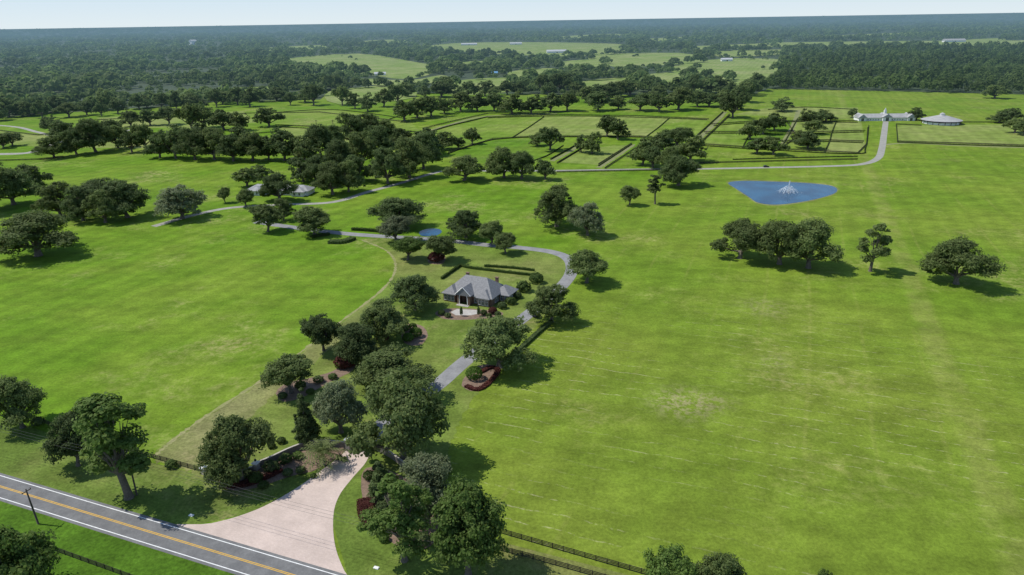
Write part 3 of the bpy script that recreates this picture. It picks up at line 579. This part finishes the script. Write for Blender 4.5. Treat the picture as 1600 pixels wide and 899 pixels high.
def hedge(px, wd, ht, mat, label, name='hedge', leaf=.2, dens=14, closed=False):
    P = [G(*p) for p in px]; P = catmull(P, 6, closed)
    if closed: P.append(P[0])
    seg = [(P[i], P[i+1], (P[i+1]-P[i]).length) for i in range(len(P)-1)]; tot = sum(q[2] for q in seg)
    n = int(min(9000, tot*(wd+2*ht)*dens)); L = np.array([q[2] for q in seg]); k = rng.choice(len(seg), n, p=L/L.sum()); t = rng.uniform(0, 1, n)
    A = np.array([q[0][:] for q in seg]); B = np.array([q[1][:] for q in seg]); D = unit(B-A); NN = np.stack([-D[:, 1], D[:, 0], D[:, 0]*0], 1)
    u = rng.uniform(-1, 1, n); top = rng.uniform(0, wd+2*ht, n) < wd
    lat = np.where(top, u, np.sign(u)*rng.uniform(.85, 1.02, n)); z = np.where(top, rng.uniform(.9, 1.04, n), rng.uniform(0, 1, n))*ht
    C = A[k]+(B-A)[k]*t[:, None]+NN[k]*(lat*wd/2)[:, None]; z = z*(1+.13*np.sin(C[:, 0]*1.7)*np.sin(C[:, 1]*1.3)); C[:, 2] = z
    Nn = np.where(top[:, None], np.array([0, 0, 1.]), NN[k]*np.sign(lat)[:, None])
    Q = quads(C, unit(Nn+rng.normal(size=(n, 3))*.5), leaf*rng.uniform(.7, 1.3, n))
    core = []
    for (a, b, l), nn in zip(seg, NN):
        a = np.array(a[:]); b = np.array(b[:]); h = np.array([0, 0, ht*.85]); s_ = nn*wd*.42
        core += [[a-s_+h, b-s_+h, b+s_+h, a+s_+h], [a-s_, b-s_, b-s_+h, a-s_+h], [a+s_+h, b+s_+h, b+s_, a+s_]]
    return tag(obj(name, qmesh(name, np.concatenate([Q, np.array(core)]), M[mat])), label, 'hedge')
hedge([(783, 572), (815, 545), (842, 520), (862, 503)], 1.8, 1.2, 'dark', 'long dark hedge along the right side of the drive')
hedge([(728, 604), (746, 610), (763, 600), (778, 581), (768, 575), (750, 583)], 2.0, .7, 'red', 'maroon hedge edging the bed right of the drive', 'maroon_hedge')
hedge([(571, 782), (574, 808), (590, 826)], 4.5, 1.0, 'red', 'maroon shrub band right of the paver apron near the road', 'maroon_hedge')
hedge([(345, 760), (385, 758), (420, 745), (440, 735)], 2.2, .9, 'red', 'maroon hedge curving before the left entrance wall', 'maroon_hedge')
hedge([(690, 437), (720, 416)], 1.0, 1.4, 'hedge', 'clipped hedge at the left of the formal garden behind the house')
hedge([(720, 416), (735, 420), (800, 428), (838, 432)], 1.0, 1.4, 'hedge', 'long clipped hedge along the front of the formal garden behind the house')
hedge([(757, 417), (800, 420), (835, 424)], 1.0, 1.3, 'hedge', 'far clipped hedge of the formal garden behind the house')
hedge([(514, 380), (535, 380), (553, 374)], 4.0, 1.8, 'dark', 'thick dark hedge beside the drive near the small pond')
hedge([(550, 360), (580, 362), (605, 365)], 2.0, 1.8, 'hedge', 'clipped hedge along the drive left of the small pond')
hedge([(486, 372), (515, 367)], 3.0, 1.3, 'hedge', 'low hedge under the round oak at the far drive end')
for px, lb in (([(700, 241), (735, 228), (770, 219)], 'hedgerow at the left end of the centre paddocks'), ([(862, 249), (903, 226)], 'hedgerow on the slanting track left of the paddock oaks'),
  ([(874, 254), (912, 231)], 'hedgerow parallel to the slanting track below the paddock oaks'), ([(935, 260), (987, 226)], 'hedgerow left of the tall paddock clump'),
  ([(1086, 217), (1108, 196), (1130, 176)], 'hedgerow on the left of the slanting sandy lane'), ([(1096, 223), (1119, 201), (1141, 180)], 'hedgerow on the right of the slanting sandy lane'),
  ([(1095, 228), (1200, 235), (1335, 241), (1352, 232), (1356, 200)], 'long hedgerow around the lower barn paddocks'), ([(1102, 209), (1165, 209), (1235, 210), (1350, 207)], 'hedgerow across the middle barn paddocks'),
  ([(1225, 223), (1290, 222), (1348, 224)], 'hedgerow right of the barn paddock clump'), ([(1115, 197), (1180, 192), (1245, 191), (1340, 192)], 'hedgerow across the upper barn paddocks'),
  ([(1218, 235), (1232, 212), (1246, 186)], 'hedgerow crossing the barn paddocks from front to back'), ([(770, 219), (835, 215), (1000, 215), (1082, 221)], 'hedgerow across the middle of the centre paddocks'),
  ([(762, 185), (870, 182), (1000, 184), (1105, 188)], 'hedgerow along the top of the centre paddocks'), ([(1402, 223), (1500, 227), (1640, 231)], 'hedgerow below the round pavilion field'), ([(430, 199), (540, 204), (660, 211)], 'hedgerow across the far palms paddock'),
  ([(1145, 250), (1250, 247), (1340, 245)], 'hedgerow just above the farm lane over the pond'), ([(1288, 239), (1296, 222), (1300, 207), (1306, 192)], 'hedgerow dividing the right barn paddocks front to back'), ([(800, 216), (830, 197), (850, 183)], 'slanting hedgerow dividing the left centre paddocks'),
  ([(560, 204), (600, 190), (628, 180)], 'slanting hedgerow right of the tall thin palms'), ([(410, 178), (520, 172), (635, 186)], 'hedgerow across the upper left paddock'),
  ([(672, 207), (705, 197), (762, 183)], 'hedgerow beside the sandy paddock track'), ([(1010, 214), (1030, 199), (1046, 185)], 'slanting hedgerow dividing the right centre paddocks'), ([(1200, 172), (1260, 168), (1340, 172)], 'hedgerow behind the barn paddocks'), ([(790, 264), (850, 246), (880, 228)], 'slanting hedgerow above the farm lane clump'),
  ([(1160, 232), (1172, 210), (1190, 192)], 'hedgerow dividing the left barn paddocks front to back'), ([(150, 188), (260, 182), (380, 178)], 'hedgerow in the far left clearing')):
    hedge(px, .8, .85, 'hedgerow', lb, 'hedgerow', .34, 5)
# palms
def palm(fr, tr, wd, top=1.45, low=-.25, droop=.45):
    mb = MB(); ft = MB(); ft.tube([(0, 0, -.2), (0, 0, tr*.5), (.05, 0, tr)], [.38, .3, .34], 8)
    for i in range(fr):
        a = 2.4*i; up = top-(top-low)*i/fr; L = wd/2*random.uniform(.9, 1.1)
        pts = []
        for k in range(9):
            t = k/8; r = L*t*max(math.cos(up), .12)*1.05+L*.25*t*t; z = tr+L*(math.sin(up)*t-droop*t*t); pts.append(Vector((r*math.cos(a), r*math.sin(a), z)))
        sd = Vector((-math.sin(a), math.cos(a), 0))
        for k in range(0, 8):
            p, q = pts[k], pts[k+1]; wl = L*.16*math.sin(PI*(.15+.75*k/8))
            for sg in (-1, 1):
                tip = q+sd*sg*wl-Vector((0, 0, wl*.35)); mb.add([p, p+(q-p)*.6, tip+(q-p)*.4, tip], [(0, 1, 2, 3)])
    return mb.mesh('fronds', M['palm']), ft.mesh('trunk', M['bark'], True)
M['palm'] = leafmat('palm_fronds', (.15, .20, .06), (.19, .24, .08), (.28, .31, .13))
P = G(507, 728); e = empty('palm_tree', P); fm, tm = palm(38, 4.8, 11); obj('fronds', fm, e); obj('trunk', tm, e); tag(e, 'feathery date palm beside the entrance wall left of the gate', 'palm')
fm, tm = palm(26, 9, 5)
for i, (x, y) in enumerate(((495, 202), (521, 202), (592, 196), (481, 224))):
    P = G(x, y); e = empty('palm_tree', P, i); obj('fronds', fm, e); obj('trunk', tm, e); e.scale = (1.1,)*3
    tag(e, ['second from left of the four tall thin palms in far paddock', 'third from left of the four tall thin palms in far paddock', 'rightmost of the four tall thin palms in far paddock', 'leftmost of the four tall thin palms in far paddock'][i], 'palm', 'far paddock palms')
# ------------------------------------------------------------------ buildings
WIN = {}
def window(par, x, y, z, wd, ht, ang, name='window', mat='white', arch=False):
    key = (wd, ht, mat, name)
    if key not in WIN:
        f = MB(); t = .13
        f.bb(-wd/2-t, -wd/2, -.09, .02, 0, ht); f.bb(wd/2, wd/2+t, -.09, .02, 0, ht); f.bb(-wd/2-t, wd/2+t, -.1, .02, ht, ht+t); f.bb(-wd/2-t-.05, wd/2+t+.05, -.16, .02, -t, 0)
        f.bb(-.04, .04, -.07, .01, 0, ht); f.bb(-wd/2, wd/2, -.065, .008, ht*.62, ht*.62+.07)
        p = MB(); p.bb(-wd/2, wd/2, -.03, .005, .0, ht)
        WIN[key] = (f.mesh(name, M[mat]), p.mesh('pane', M['glass']))
    f, p = WIN[key]; o = obj(name, f, par); o.location = (x, y, z); o.rotation_euler = (0, 0, ang); obj('pane', p, o); return o
def house():
    e = empty('house', G(744, 466), rad(-26)); e.scale = (.95, .95, .95)
    wl = MB(); wl.bb(-12, 12, -7, 9, -.2, 4.15); wl.bb(-12.8, -6.4, -9.2, 0, -.2, 4.1); wl.bb(5.4, 11.2, -8.4, -4, -.2, 4.12); wl.bb(10, 17, 1.0, 10, -.2, 3.5); wl.bb(-6, 6, 8, 13, -.2, 3.6)
    wl.build('wall', M['brick'], e)
    rf = MB(); rf.hip(-13, 13, -8, 10, 4.2, 6.8, 'x', .3, .8)
    roof = rf.build('roof', M['shingle'], e)
    for a in ((-13.6, -5.6, -10, 4, 4.22, 3.3, 'y'), (4.6, 12.0, -9.2, 2, 4.24, 3.1, 'y'), (8, 17.8, .2, 10.8, 3.6, 3.2, 'y'), (-6.8, 6.8, 4, 13.8, 3.7, 3.6, 'y')):
        q = MB(); q.hip(*a, .3, .9); q.build('roof', M['shingle'], e)
    # entrance bay: brick cheeks, arched opening with pale surround, gable roof
    en = MB(); x0, x1, yf = -4.6, 2.2, -10.4; xm = (x0+x1)/2; R0 = 2.0; zs = 3.4
    pts = [(x0, 0), (xm-R0, 0), (xm-R0, zs)]+[(xm-R0*math.cos(PI*k/12), zs+R0*math.sin(PI*k/12)) for k in range(1, 12)]+[(xm+R0, zs), (xm+R0, 0), (x1, 0), (x1, 5.6), (xm, 8.6), (x0, 5.6)]
    n = len(pts); vs = [(x, yf, z) for x, z in pts]+[(x, yf+.6, z) for x, z in pts]
    en.add(vs, [tuple(range(n)), tuple(range(2*n-1, n-1, -1))]+[(i, (i+1) % n, n+(i+1) % n, n+i) for i in range(n)])
    en.bb(x0, x0+.5, yf+.6, -6, 0, 5.5); en.bb(x1-.5, x1, yf+.6, -6, 0, 5.5)
    en.build('entrance_wall', M['brick'], e)
    tr = MB(); r1 = R0+.35
    ap = [(xm-R0, .05)]+[(xm-R0*math.cos(PI*k/14), zs+R0*math.sin(PI*k/14)) for k in range(15)]+[(xm+R0, .05)]
    bp = [(xm-r1, .05)]+[(xm-r1*math.cos(PI*k/14), zs+r1*math.sin(PI*k/14)) for k in range(15)]+[(xm+r1, .05)]
    n = len(ap); tr.add([(x, yf-.1, z) for x, z in ap]+[(x, yf-.1, z) for x, z in bp]+[(x, yf+.02, z) for x, z in bp], [(i, i+1, n+i+1, n+i) for i in range(n-1)]+[(n+i, n+i+1, 2*n+i+1, 2*n+i) for i in range(n-1)])
    tr.build('arch_trim', M['white'], e)
    rk = MB()
    for sg in (-1, 1): rk.tube([(xm+sg*4.1, yf-.35, 5.15), (xm, yf-.35, 8.95)], [.2, .2], 4)
    rk.build('gable_trim', M['white'], e)
    g = MB(); g.gable(x0-.7, x1+.7, yf-.3, 1, 5.6-.62, 3.7, 'y', .2); g.build('roof', M['shingle'], e)
    dr = MB(); dr.bb(xm-1.1, xm-.02, -7.14, -7.02, 0, 2.7); dr.bb(xm+.02, xm+1.1, -7.14, -7.02, 0, 2.7); d = dr.build('door', M['wood'], e)
    fl = MB(); fl.bb(xm-1.3, xm+1.3, -7.1, -7.01, 2.85, 4.0); fl.build('fanlight', M['glass'], e)
    st = MB(); st.bb(xm-3.2, xm+3.2, yf-1.8, yf-.02, -.1, .18); st.bb(xm-2.4, xm+2.4, yf-1.0, yf-.01, .18, .34); st.build('steps', M['conc'], e)
    for x, y, wd, ht in ((-11.6, -9.22, 1.2, 2.7), (-9.6, -9.22, 1.2, 2.7), (-7.6, -9.22, 1.2, 2.7), (6.4, -8.42, 1.2, 2.7), (8.3, -8.42, 1.2, 2.7), (10.2, -8.42, 1.2, 2.7), (-5.4, -7.02, .9, 2.7), (3.6, -7.02, 1.0, 2.7)): window(e, x, y, .75, wd, ht, 0)
    for y in (-2.6, -.4): window(e, 12.02, y, .75, 1.3, 2.6, PI/2)
    window(e, 11.22, -6.2, .75, .9, 2.6, PI/2)
    for y in (2.6, 4.8, 7.0, 9.0): window(e, 17.02, y, .7, 1.3, 2.2, PI/2)
    for x in (13.4, 15.6): window(e, x, .98, .7, 1.2, 2.2, 0)
    for y in (-7.5, -5, -2.5): window(e, -12.82, y, .75, 1.2, 2.6, -PI/2)
    for cx_, cy_, hh in ((-7, 5, 10.4), (8.5, 6, 9.8)):
        c = MB(); c.bb(cx_-.7, cx_+.7, cy_-.5, cy_+.5, 4, hh); c.bb(cx_-.85, cx_+.85, cy_-.65, cy_+.65, hh, hh+.25); c.build('chimney', M['brick'], roof)
    tag(e, 'brown brick house with grey hipped roof and tall arched entrance', 'house')
house()
# long white house
e = empty('white_house', G(440, 302), rad(-10))
wl = MB(); wl.bb(-24, 24, -6, 6, -.2, 3.4); wl.bb(-22, -12, -9.5, -2, -.2, 3.38); wl.bb(12, 22, -9.5, -2, -.2, 3.38); wl.build('wall', M['white'], e)
for a in ((-25, 25, -7, 7, 3.5, 3.2, 'x'), (-23, -11, -10.5, 0, 3.52, 2.8, 'y'), (11, 23, -10.5, 0, 3.52, 2.8, 'y')):
    q = MB(); q.hip(*a, .3, .9); q.build('roof', M['greyroof'], e)
for x in (-9, -6, -3, 0, 3, 6, 9): window(e, x, -6.02, .8, 1.3, 1.8, 0)
for x in (-19, -15, 15, 19): window(e, x, -9.52, .8, 1.3, 1.8, 0)
tag(e, 'long white house with grey roof half hidden by oaks', 'house')
# long barn with spire
e = empty('barn', G(1381, 188), rad(-4))
wl = MB(); wl.bb(-32, 32, -6, 6, -.2, 3.6); wl.bb(-5, 5, -9, 8, -.2, 4.6); wl.bb(-32.5, -24, -8, 8, -.2, 3.7); wl.bb(24, 32.5, -8, 8, -.2, 3.7); wl.build('wall', M['white'], e)
q = MB(); q.gable(-33, 33, -7, 7, 3.8, 4.0, 'x'); rf = q.build('roof', M['barnroof'], e)
for a in ((-5.8, 5.8, -9.8, 8.8, 4.7, 3.6), (-33.3, -23, -8.8, 8.8, 3.9, 4.2), (23, 33.3, -8.8, 8.8, 3.9, 4.2)): q = MB(); q.gable(*a, 'y'); q.build('roof', M['barnroof'], e)
q = MB(); q.bb(-1.2, 1.2, -1.2, 1.2, 7, 10.6); q.bb(-1.5, 1.5, -1.5, 1.5, 10.6, 10.9); cu = q.build('cupola', M['white'], e)
q = MB(); q.add([(-1.2, -1.2, 10.9), (1.2, -1.2, 10.9), (1.2, 1.2, 10.9), (-1.2, 1.2, 10.9), (0, 0, 15)], [(0, 1, 4), (1, 2, 4), (2, 3, 4), (3, 0, 4)]); q.build('spire', M['whiteroof'], cu)
for x in list(range(-21, -6, 3))+list(range(7, 22, 3)): window(e, x, -6.02, 1.0, 1.2, 1.2, 0)
for x in (-28, 28): window(e, x, -8.02, .2, 3, 3, 0, 'barn_door')
window(e, 0, -9.02, .2, 3.4, 4, 0, 'barn_door')
tag(e, 'long white barn with grey roofs and central white spire', 'barn')
# round pavilion
e = empty('round_pavilion', G(1470, 193))
def cyl(r, z0, z1, n=32, r1=None): 
    q = MB(); q.tube([(0, 0, z0), (0, 0, z1)], [r, r1 if r1 is not None else r], n); return q
cyl(19, -.2, 2.4).build('wall', M['white'], e); cyl(21.5, 4.2, 9.4, 32, 3.0).build('roof', M['barnroof'], e)
lt = cyl(2.6, 9.2, 10.8, 16).build('lantern', M['white'], e); cyl(3.1, 10.8, 12.4, 16, .1).build('lantern_roof', M['barnroof'], lt)
for k in range(20):
    a = 2*PI*k/20; q = MB(); q.bb(-.2, .2, -.2, .2, 0, 4.3); o = q.build('post', M['wood'], e); o.location = (20*math.cos(a), 20*math.sin(a), 0)
tag(e, 'round open pavilion with grey conical roof right of the long barn', 'pavilion')
def shed(x, y, L, D, hh, rz, label, roof='whiteroof', wall='white'):
    e = empty('farm_shed', G(x, y), rz); q = MB(); q.bb(-L/2, L/2, -D/2, D/2, -.2, hh); q.build('wall', M[wall], e)
    q = MB(); q.gable(-L/2-1, L/2+1, -D/2-1, D/2+1, hh+.3, D*.28, 'x'); q.build('roof', M[roof], e)
    q = MB(); q.bb(-2, 2, -D/2-.05, -D/2, 0, hh*.7); q.build('door', M['wood'], e); tag(e, label, 'shed')
shed(870, 83, 75, 20, 6, rad(2), 'largest pale shed in the far pasture at centre')
shed(733, 71, 80, 18, 6, 0, 'long pale shed at the left end of the far pasture')
shed(806, 70, 60, 18, 6, 0, 'small pale shed in the middle of the far pasture')
shed(770, 117, 22, 12, 4, 0, 'blue-roofed shed among the middle woods', 'blue')
shed(302, 70, 40, 30, 22, rad(60), 'bright white shed far off in the left woods')
shed(1135, 96, 30, 14, 5, 0, 'pale shed beside the right far pasture')
shed(594, 118, 26, 12, 4, rad(10), 'pale shed at the edge of the left far pasture')
shed(1490, 66, 90, 24, 7, 0, 'long pale shed near the horizon at right', 'barnroof')
# ------------------------------------------------------------------ fences
def fence(px, label, near=False, ht=1.45, name='board_fence'):
    P = [G(*p) for p in px]; seg = []
    e = empty(name, P[0]) if near else None; o0 = P[0] if near else Vector((0, 0, 0)); whole = MB(); np_ = 0; rails = [MB() for _ in range(4)]; pm = None
    bh = .22 if near else .24
    for a, b in zip(P[:-1], P[1:]):
        d = b-a; L = d.length; ang = math.atan2(d.y, d.x); mid = (a+b)/2-o0
        for k in range(4): (rails[k] if near else whole).box((mid.x, mid.y, ht*(.2+.25*k)), (L, .05 if near else .12, bh), ang)
        n = max(1, int(L/(2.6 if near else 5)))
        for i in range(n):
            q = a+d*(i/n)-o0
            if near and np_ < 95:
                if pm is None: t = MB(); t.bb(-.08, .08, -.08, .08, -.2, ht+.08); pm = t.mesh('post', M['fence'])
                o = obj('post', pm, e); o.location = q; o.rotation_euler = (0, 0, ang); np_ += 1
            elif not near: whole.box((q.x, q.y, ht/2), (.2, .2, ht+.1), ang)
    if near:
        for r in rails: r.build('rail', M['fence'], e)
        return tag(e, label, 'fence')
    return tag(whole.build(name, M['fence']), label, 'fence')
fence([(-60, 616), (25, 645), (100, 674), (230, 714), (316, 738)], 'dark board fence along the left roadside under the trees', True, 1.6)
fence([(783, 834), (880, 862), (1020, 902), (1100, 925)], 'inner of two parallel dark board fences at the bottom', True, 1.55)
fence([(752, 853), (850, 879), (945, 906), (1000, 921)], 'outer of two parallel dark board fences at the bottom', True, 1.55)
fence([(60, 852), (90, 863), (190, 899), (260, 925)], 'dark board fence south of the road at the bottom left', True)
for px, lb in (([(668, 208), (700, 198), (760, 184), (870, 180), (1000, 182), (1108, 187)], 'dark fence across the top of the centre paddocks'),
  ([(660, 202), (700, 192), (762, 178), (870, 175), (920, 176)], 'fence on the far side of the sandy paddock track'),
  ([(700, 240), (770, 218), (835, 214), (1000, 214), (1085, 222)], 'dark fence across the middle of the centre paddocks'),
  ([(860, 250), (903, 226)], 'short slanting fence left of the paddock oaks'), ([(870, 256), (912, 231)], 'short slanting fence below the paddock oaks, parallel to its neighbour'),
  ([(935, 258), (987, 225)], 'slanting fence just left of the tall paddock clump'), ([(945, 264), (998, 229)], 'slanting fence touching the tall paddock clump'),
  ([(1082, 219), (1105, 198), (1130, 175)], 'fence on the left of the slanting sandy lane'), ([(1094, 224), (1118, 201), (1140, 179)], 'fence on the right of the slanting sandy lane'),
  ([(1092, 226), (1200, 233), (1340, 240), (1354, 226), (1357, 196)], 'fence bounding the barn paddocks along the lower side'), ([(1100, 207), (1165, 207), (1235, 208), (1352, 205)], 'fence across the middle of the barn paddocks'),
  ([(1110, 195), (1180, 190), (1240, 190), (1340, 190)], 'fence across the upper barn paddocks'), ([(1225, 221), (1290, 220), (1350, 222)], 'fence line right of the paddock clump before the barn'),
  ([(1225, 184), (1245, 215), (1215, 236)], 'bent fence between the barn paddock clumps'), ([(1090, 256), (1250, 252), (1340, 250)], 'fence beside the farm lane above the fountain pond'),
  ([(1402, 222), (1500, 225), (1620, 229)], 'lower fence of the field below the round pavilion'), ([(1402, 222), (1400, 195), (1440, 197)], 'fence left of the round pavilion'), ([(1500, 192), (1620, 192)], 'pale-field fence right of the round pavilion'),
  ([(870, 270), (980, 268), (1090, 266)], 'fence along the farm lane left of the pond'), ([(430, 196), (540, 201), (665, 208)], 'fence across the far palms paddock'),
  ([(380, 178), (500, 176), (640, 192)], 'fence behind the far palms paddock'), ([(200, 214), (330, 215), (430, 207)], 'fence behind the dark left row'), ([(0, 205), (60, 212), (120, 203)], 'fence in the far left paddock'), ([(0, 252), (60, 250), (100, 246)], 'fence below the grey side road')):
    fence(px, lb)
# ------------------------------------------------------------------ entrance wall, piers, gate
def wallrun(px, label, ht=1.9, name='entrance_wall'):
    P = catmull([G(*p) for p in px], 5); o0 = P[0]; e = empty(name, o0); a = MB(); c = MB()
    for hw, z0, z1, q in ((.22, -.1, ht, a), (.3, ht, ht+.12, c)):
        vs = []
        for i, p in enumerate(P):
            d = (P[min(i+1, len(P)-1)]-P[max(i-1, 0)]).normalized(); nn = Vector((-d.y, d.x, 0)); r = p-o0
            for sg, z in ((-1, z0), (1, z0), (1, z1), (-1, z1)): vs.append((r.x+nn.x*hw*sg, r.y+nn.y*hw*sg, z))
        q.add(vs, [(4*i+k, 4*i+(k+1) % 4, 4*i+4+(k+1) % 4, 4*i+4+k) for i in range(len(P)-1) for k in range(4)]+[(0, 1, 2, 3), tuple(4*(len(P)-1)+k for k in (3, 2, 1, 0))])
    a.build('wall', M['darkstone'], e); c.build('coping', M['stone'], e); return tag(e, label, 'wall')
wallrun([(541, 700), (515, 697), (485, 698), (455, 708), (425, 722), (405, 730)], 'curved weathered stone wall left of the entrance gate')
wallrun([(396, 735), (370, 741), (345, 742), (328, 740)], 'low outer wall section beyond the broad oak at left', 1.3)
wallrun([(584, 702), (610, 715), (640, 738)], 'stone wall right of the entrance gate under the trees')
def pier(x, y, ht, label):
    e = empty('gate_pier', G(x, y), -AX); q = MB(); q.bb(-.7, .7, -.7, .7, -.1, ht); q.bb(-.8, .8, -.8, .8, 0, .4); q.build('shaft', M['stone'], e)
    q = MB(); q.bb(-.9, .9, -.9, .9, ht, ht+.25); q.add([(-.75, -.75, ht+.25), (.75, -.75, ht+.25), (.75, .75, ht+.25), (-.75, .75, ht+.25), (0, 0, ht+.75)], [(0, 1, 4), (1, 2, 4), (2, 3, 4), (3, 0, 4)]); q.build('cap', M['white'], e)
    q = MB(); q.bb(-.22, .22, -.22, .22, ht+.7, ht+1.3); q.build('lantern', M['iron'], e); tag(e, label, 'pier', 'entrance piers')
pier(545, 703, 3.6, 'stone pier on the left side of the entrance gate'); pier(581, 703, 3.6, 'stone pier on the right side of the entrance gate'); pier(320, 740, 2.0, 'pale pier at the far left end of the entrance wall'); pier(401, 733, 2.0, 'pale pier beside the broad oak along the entrance wall')
A, B = G(549, 702), G(577, 702); d = B-A; e = empty('entrance_gate', A, math.atan2(d.y, d.x)); L = d.length
for k in range(2):
    q = MB(); o0 = k*L/2; n = 9
    for i in range(n+1):
        x = o0+.06+(L/2-.12)*i/n; t = (i/n if k == 0 else 1-i/n); q.bb(x-.05, x+.05, -.03, .03, .1, 2.2+1.0*math.sin(t*PI/2))
    for z in (.25, 1.2, 1.95): q.bb(o0+.05, o0+L/2-.05, -.04, .04, z, z+.12)
    q.build('gate_leaf', M['iron'], e)
tag(e, 'black iron double gate between the stone piers', 'gate')
# ------------------------------------------------------------------ fountain, poles, cars, covers
e = empty('fountain', G(1232, 301)); e.scale = (.92, .92, .88)
q = MB(); q.tube([(0, 0, -.1), (0, 0, .35)], [1.2, .9], 12); q.build('float', M['iron'], e)
q = MB()
for k in range(22):
    a = 2*PI*k/22+.1; R_ = 7.5 if k % 2 else 4.5; hh = 3.2 if k % 2 else 5.2; pts = []
    for i in range(11): t = i/10; pts.append((R_*t*math.cos(a), R_*t*math.sin(a), .4+hh*4*t*(1-t)*.9))
    q.tube(pts, [.07+.09*i/10 for i in range(11)], 4)
for k in range(6):
    a = k*1.05; q.tube([(.1*math.cos(a), .1*math.sin(a), .3), (.3*math.cos(a), .3*math.sin(a), 6), (.45*math.cos(a), .45*math.sin(a), 9.8)], [.15, .16, .04], 4)
q.build('water_jets', M['spray'], e)
n = 1200; a = rng.uniform(0, 2*PI, n); r = np.abs(rng.normal(0, 4.2, n)); Pq = np.stack([r*np.cos(a), r*np.sin(a), np.abs(rng.normal(0, 1.5, n))*np.exp(-r/9)+.06], 1)
obj('droplets', qmesh('droplets', quads(Pq, rdir(n), rng.uniform(.06, .16, n)), M['spray']), e)
tag(e, 'white fountain spraying in the middle of the blue pond', 'fountain')
def pole(x, y, ht, label, lean=0):
    e = empty('utility_pole', G(x, y), -AX); q = MB(); q.tube([(0, 0, -.3), (lean*.5, 0, ht*.5), (lean, 0, ht)], [.26, .22, .17], 8); q.build('shaft', M['pole'], e, True)
    q = MB(); q.bb(lean-.09, lean+.09, -1.2, 1.2, ht-.75, ht-.55); q.build('crossarm', M['pole'], e)
    for yy in (-1.1, 0, 1.1): q = MB(); q.tube([(lean, yy, ht-.55), (lean, yy, ht-.25)], [.08, .05], 6); q.build('insulator', M['iron'], e)
    tag(e, label, 'utility pole'); return e.location
p2 = pole(214, 774, 12, 'utility pole before the tall open tree on the left verge'); p1 = pole(60, 819, 10.5, 'leaning utility pole on the south side of the road', -.9)
def wire(a, b, sag): 
    pts = [(a+(b-a)*(i/20))-Vector((0, 0, sag*4*(i/20)*(1-i/20))) for i in range(21)]; q = MB(); q.tube(pts, [.03]*21, 4); return q
e = empty('overhead_wires', p2)
for off, zz in ((-1.1, 11.7), (0, 11.7), (1.1, 11.7)):
    for sg in (-1, 1):
        a = E2*off+Vector((0, 0, zz)); wire(a, a+E1*sg*95, 1.2).build('wire', M['wire'], e)
tag(e, 'overhead wires strung along the road over the left verge', 'wires')
def car(x, y, rz, label, paint='paint'):
    e = empty('car', G(x, y)+Vector((0, 0, .045)), rz)
    def prism(mb, prof, w0, w1f):
        n = len(prof); vs = [(px_, -w1f(pz)/2, pz) for px_, pz in prof]+[(px_, w1f(pz)/2, pz) for px_, pz in prof]
        mb.add(vs, [tuple(range(n-1, -1, -1)), tuple(range(n, 2*n))]+[(i, (i+1) % n, n+(i+1) % n, n+i) for i in range(n)])
    wf = lambda z: 1.85 if z < .95 else 1.85-.45*(z-.95)
    q = MB(); prism(q, [(-2.3, .35), (2.3, .35), (2.35, .7), (2.2, .9), (1.1, 1.0), (.35, 1.55), (-1.6, 1.6), (-2.2, 1.05), (-2.35, .7)], 1.85, wf); q.build('body', M[paint], e)
    q = MB(); prism(q, [(.95, 1.04), (.33, 1.48), (-1.5, 1.53), (-2.0, 1.08)], 1.85, lambda z: wf(z)+.02); q.build('window', M['glass'], e)
    for wx in (-1.45, 1.45):
        for wy in (-.86, .86):
            q = MB(); q.tube([(wx, wy-.11, .34), (wx, wy+.11, .34)], [.34, .34], 16); q.build('wheel', M['rubber'], e)
    tag(e, label, 'car')
dd = G(850, 470)-G(830, 488); car(838, 494, math.atan2(dd.y, dd.x), 'dark car parked on the drive beside the house')
car(1197, 261.5, 0, 'tiny dark vehicle on the farm lane above the pond')
for x, y, lb in ((299, 806, 'white utility cover on the verge left of the apron'), (588, 888, 'white utility cover on the verge right of the apron')):
    e = MB(); P = G(x, y); e.box((0, 0, .1), (1.3, .8, .22)); e.box((0, 0, .24), (1.1, .6, .06)); o = e.build('utility_cover', M['white']); o.location = P; o.rotation_euler = (0, 0, -AX); tag(o, lb, 'utility box')
print('dups', [k for k, v in used_labels.items() if v > 1], 'trees', sum(used_labels.values()))
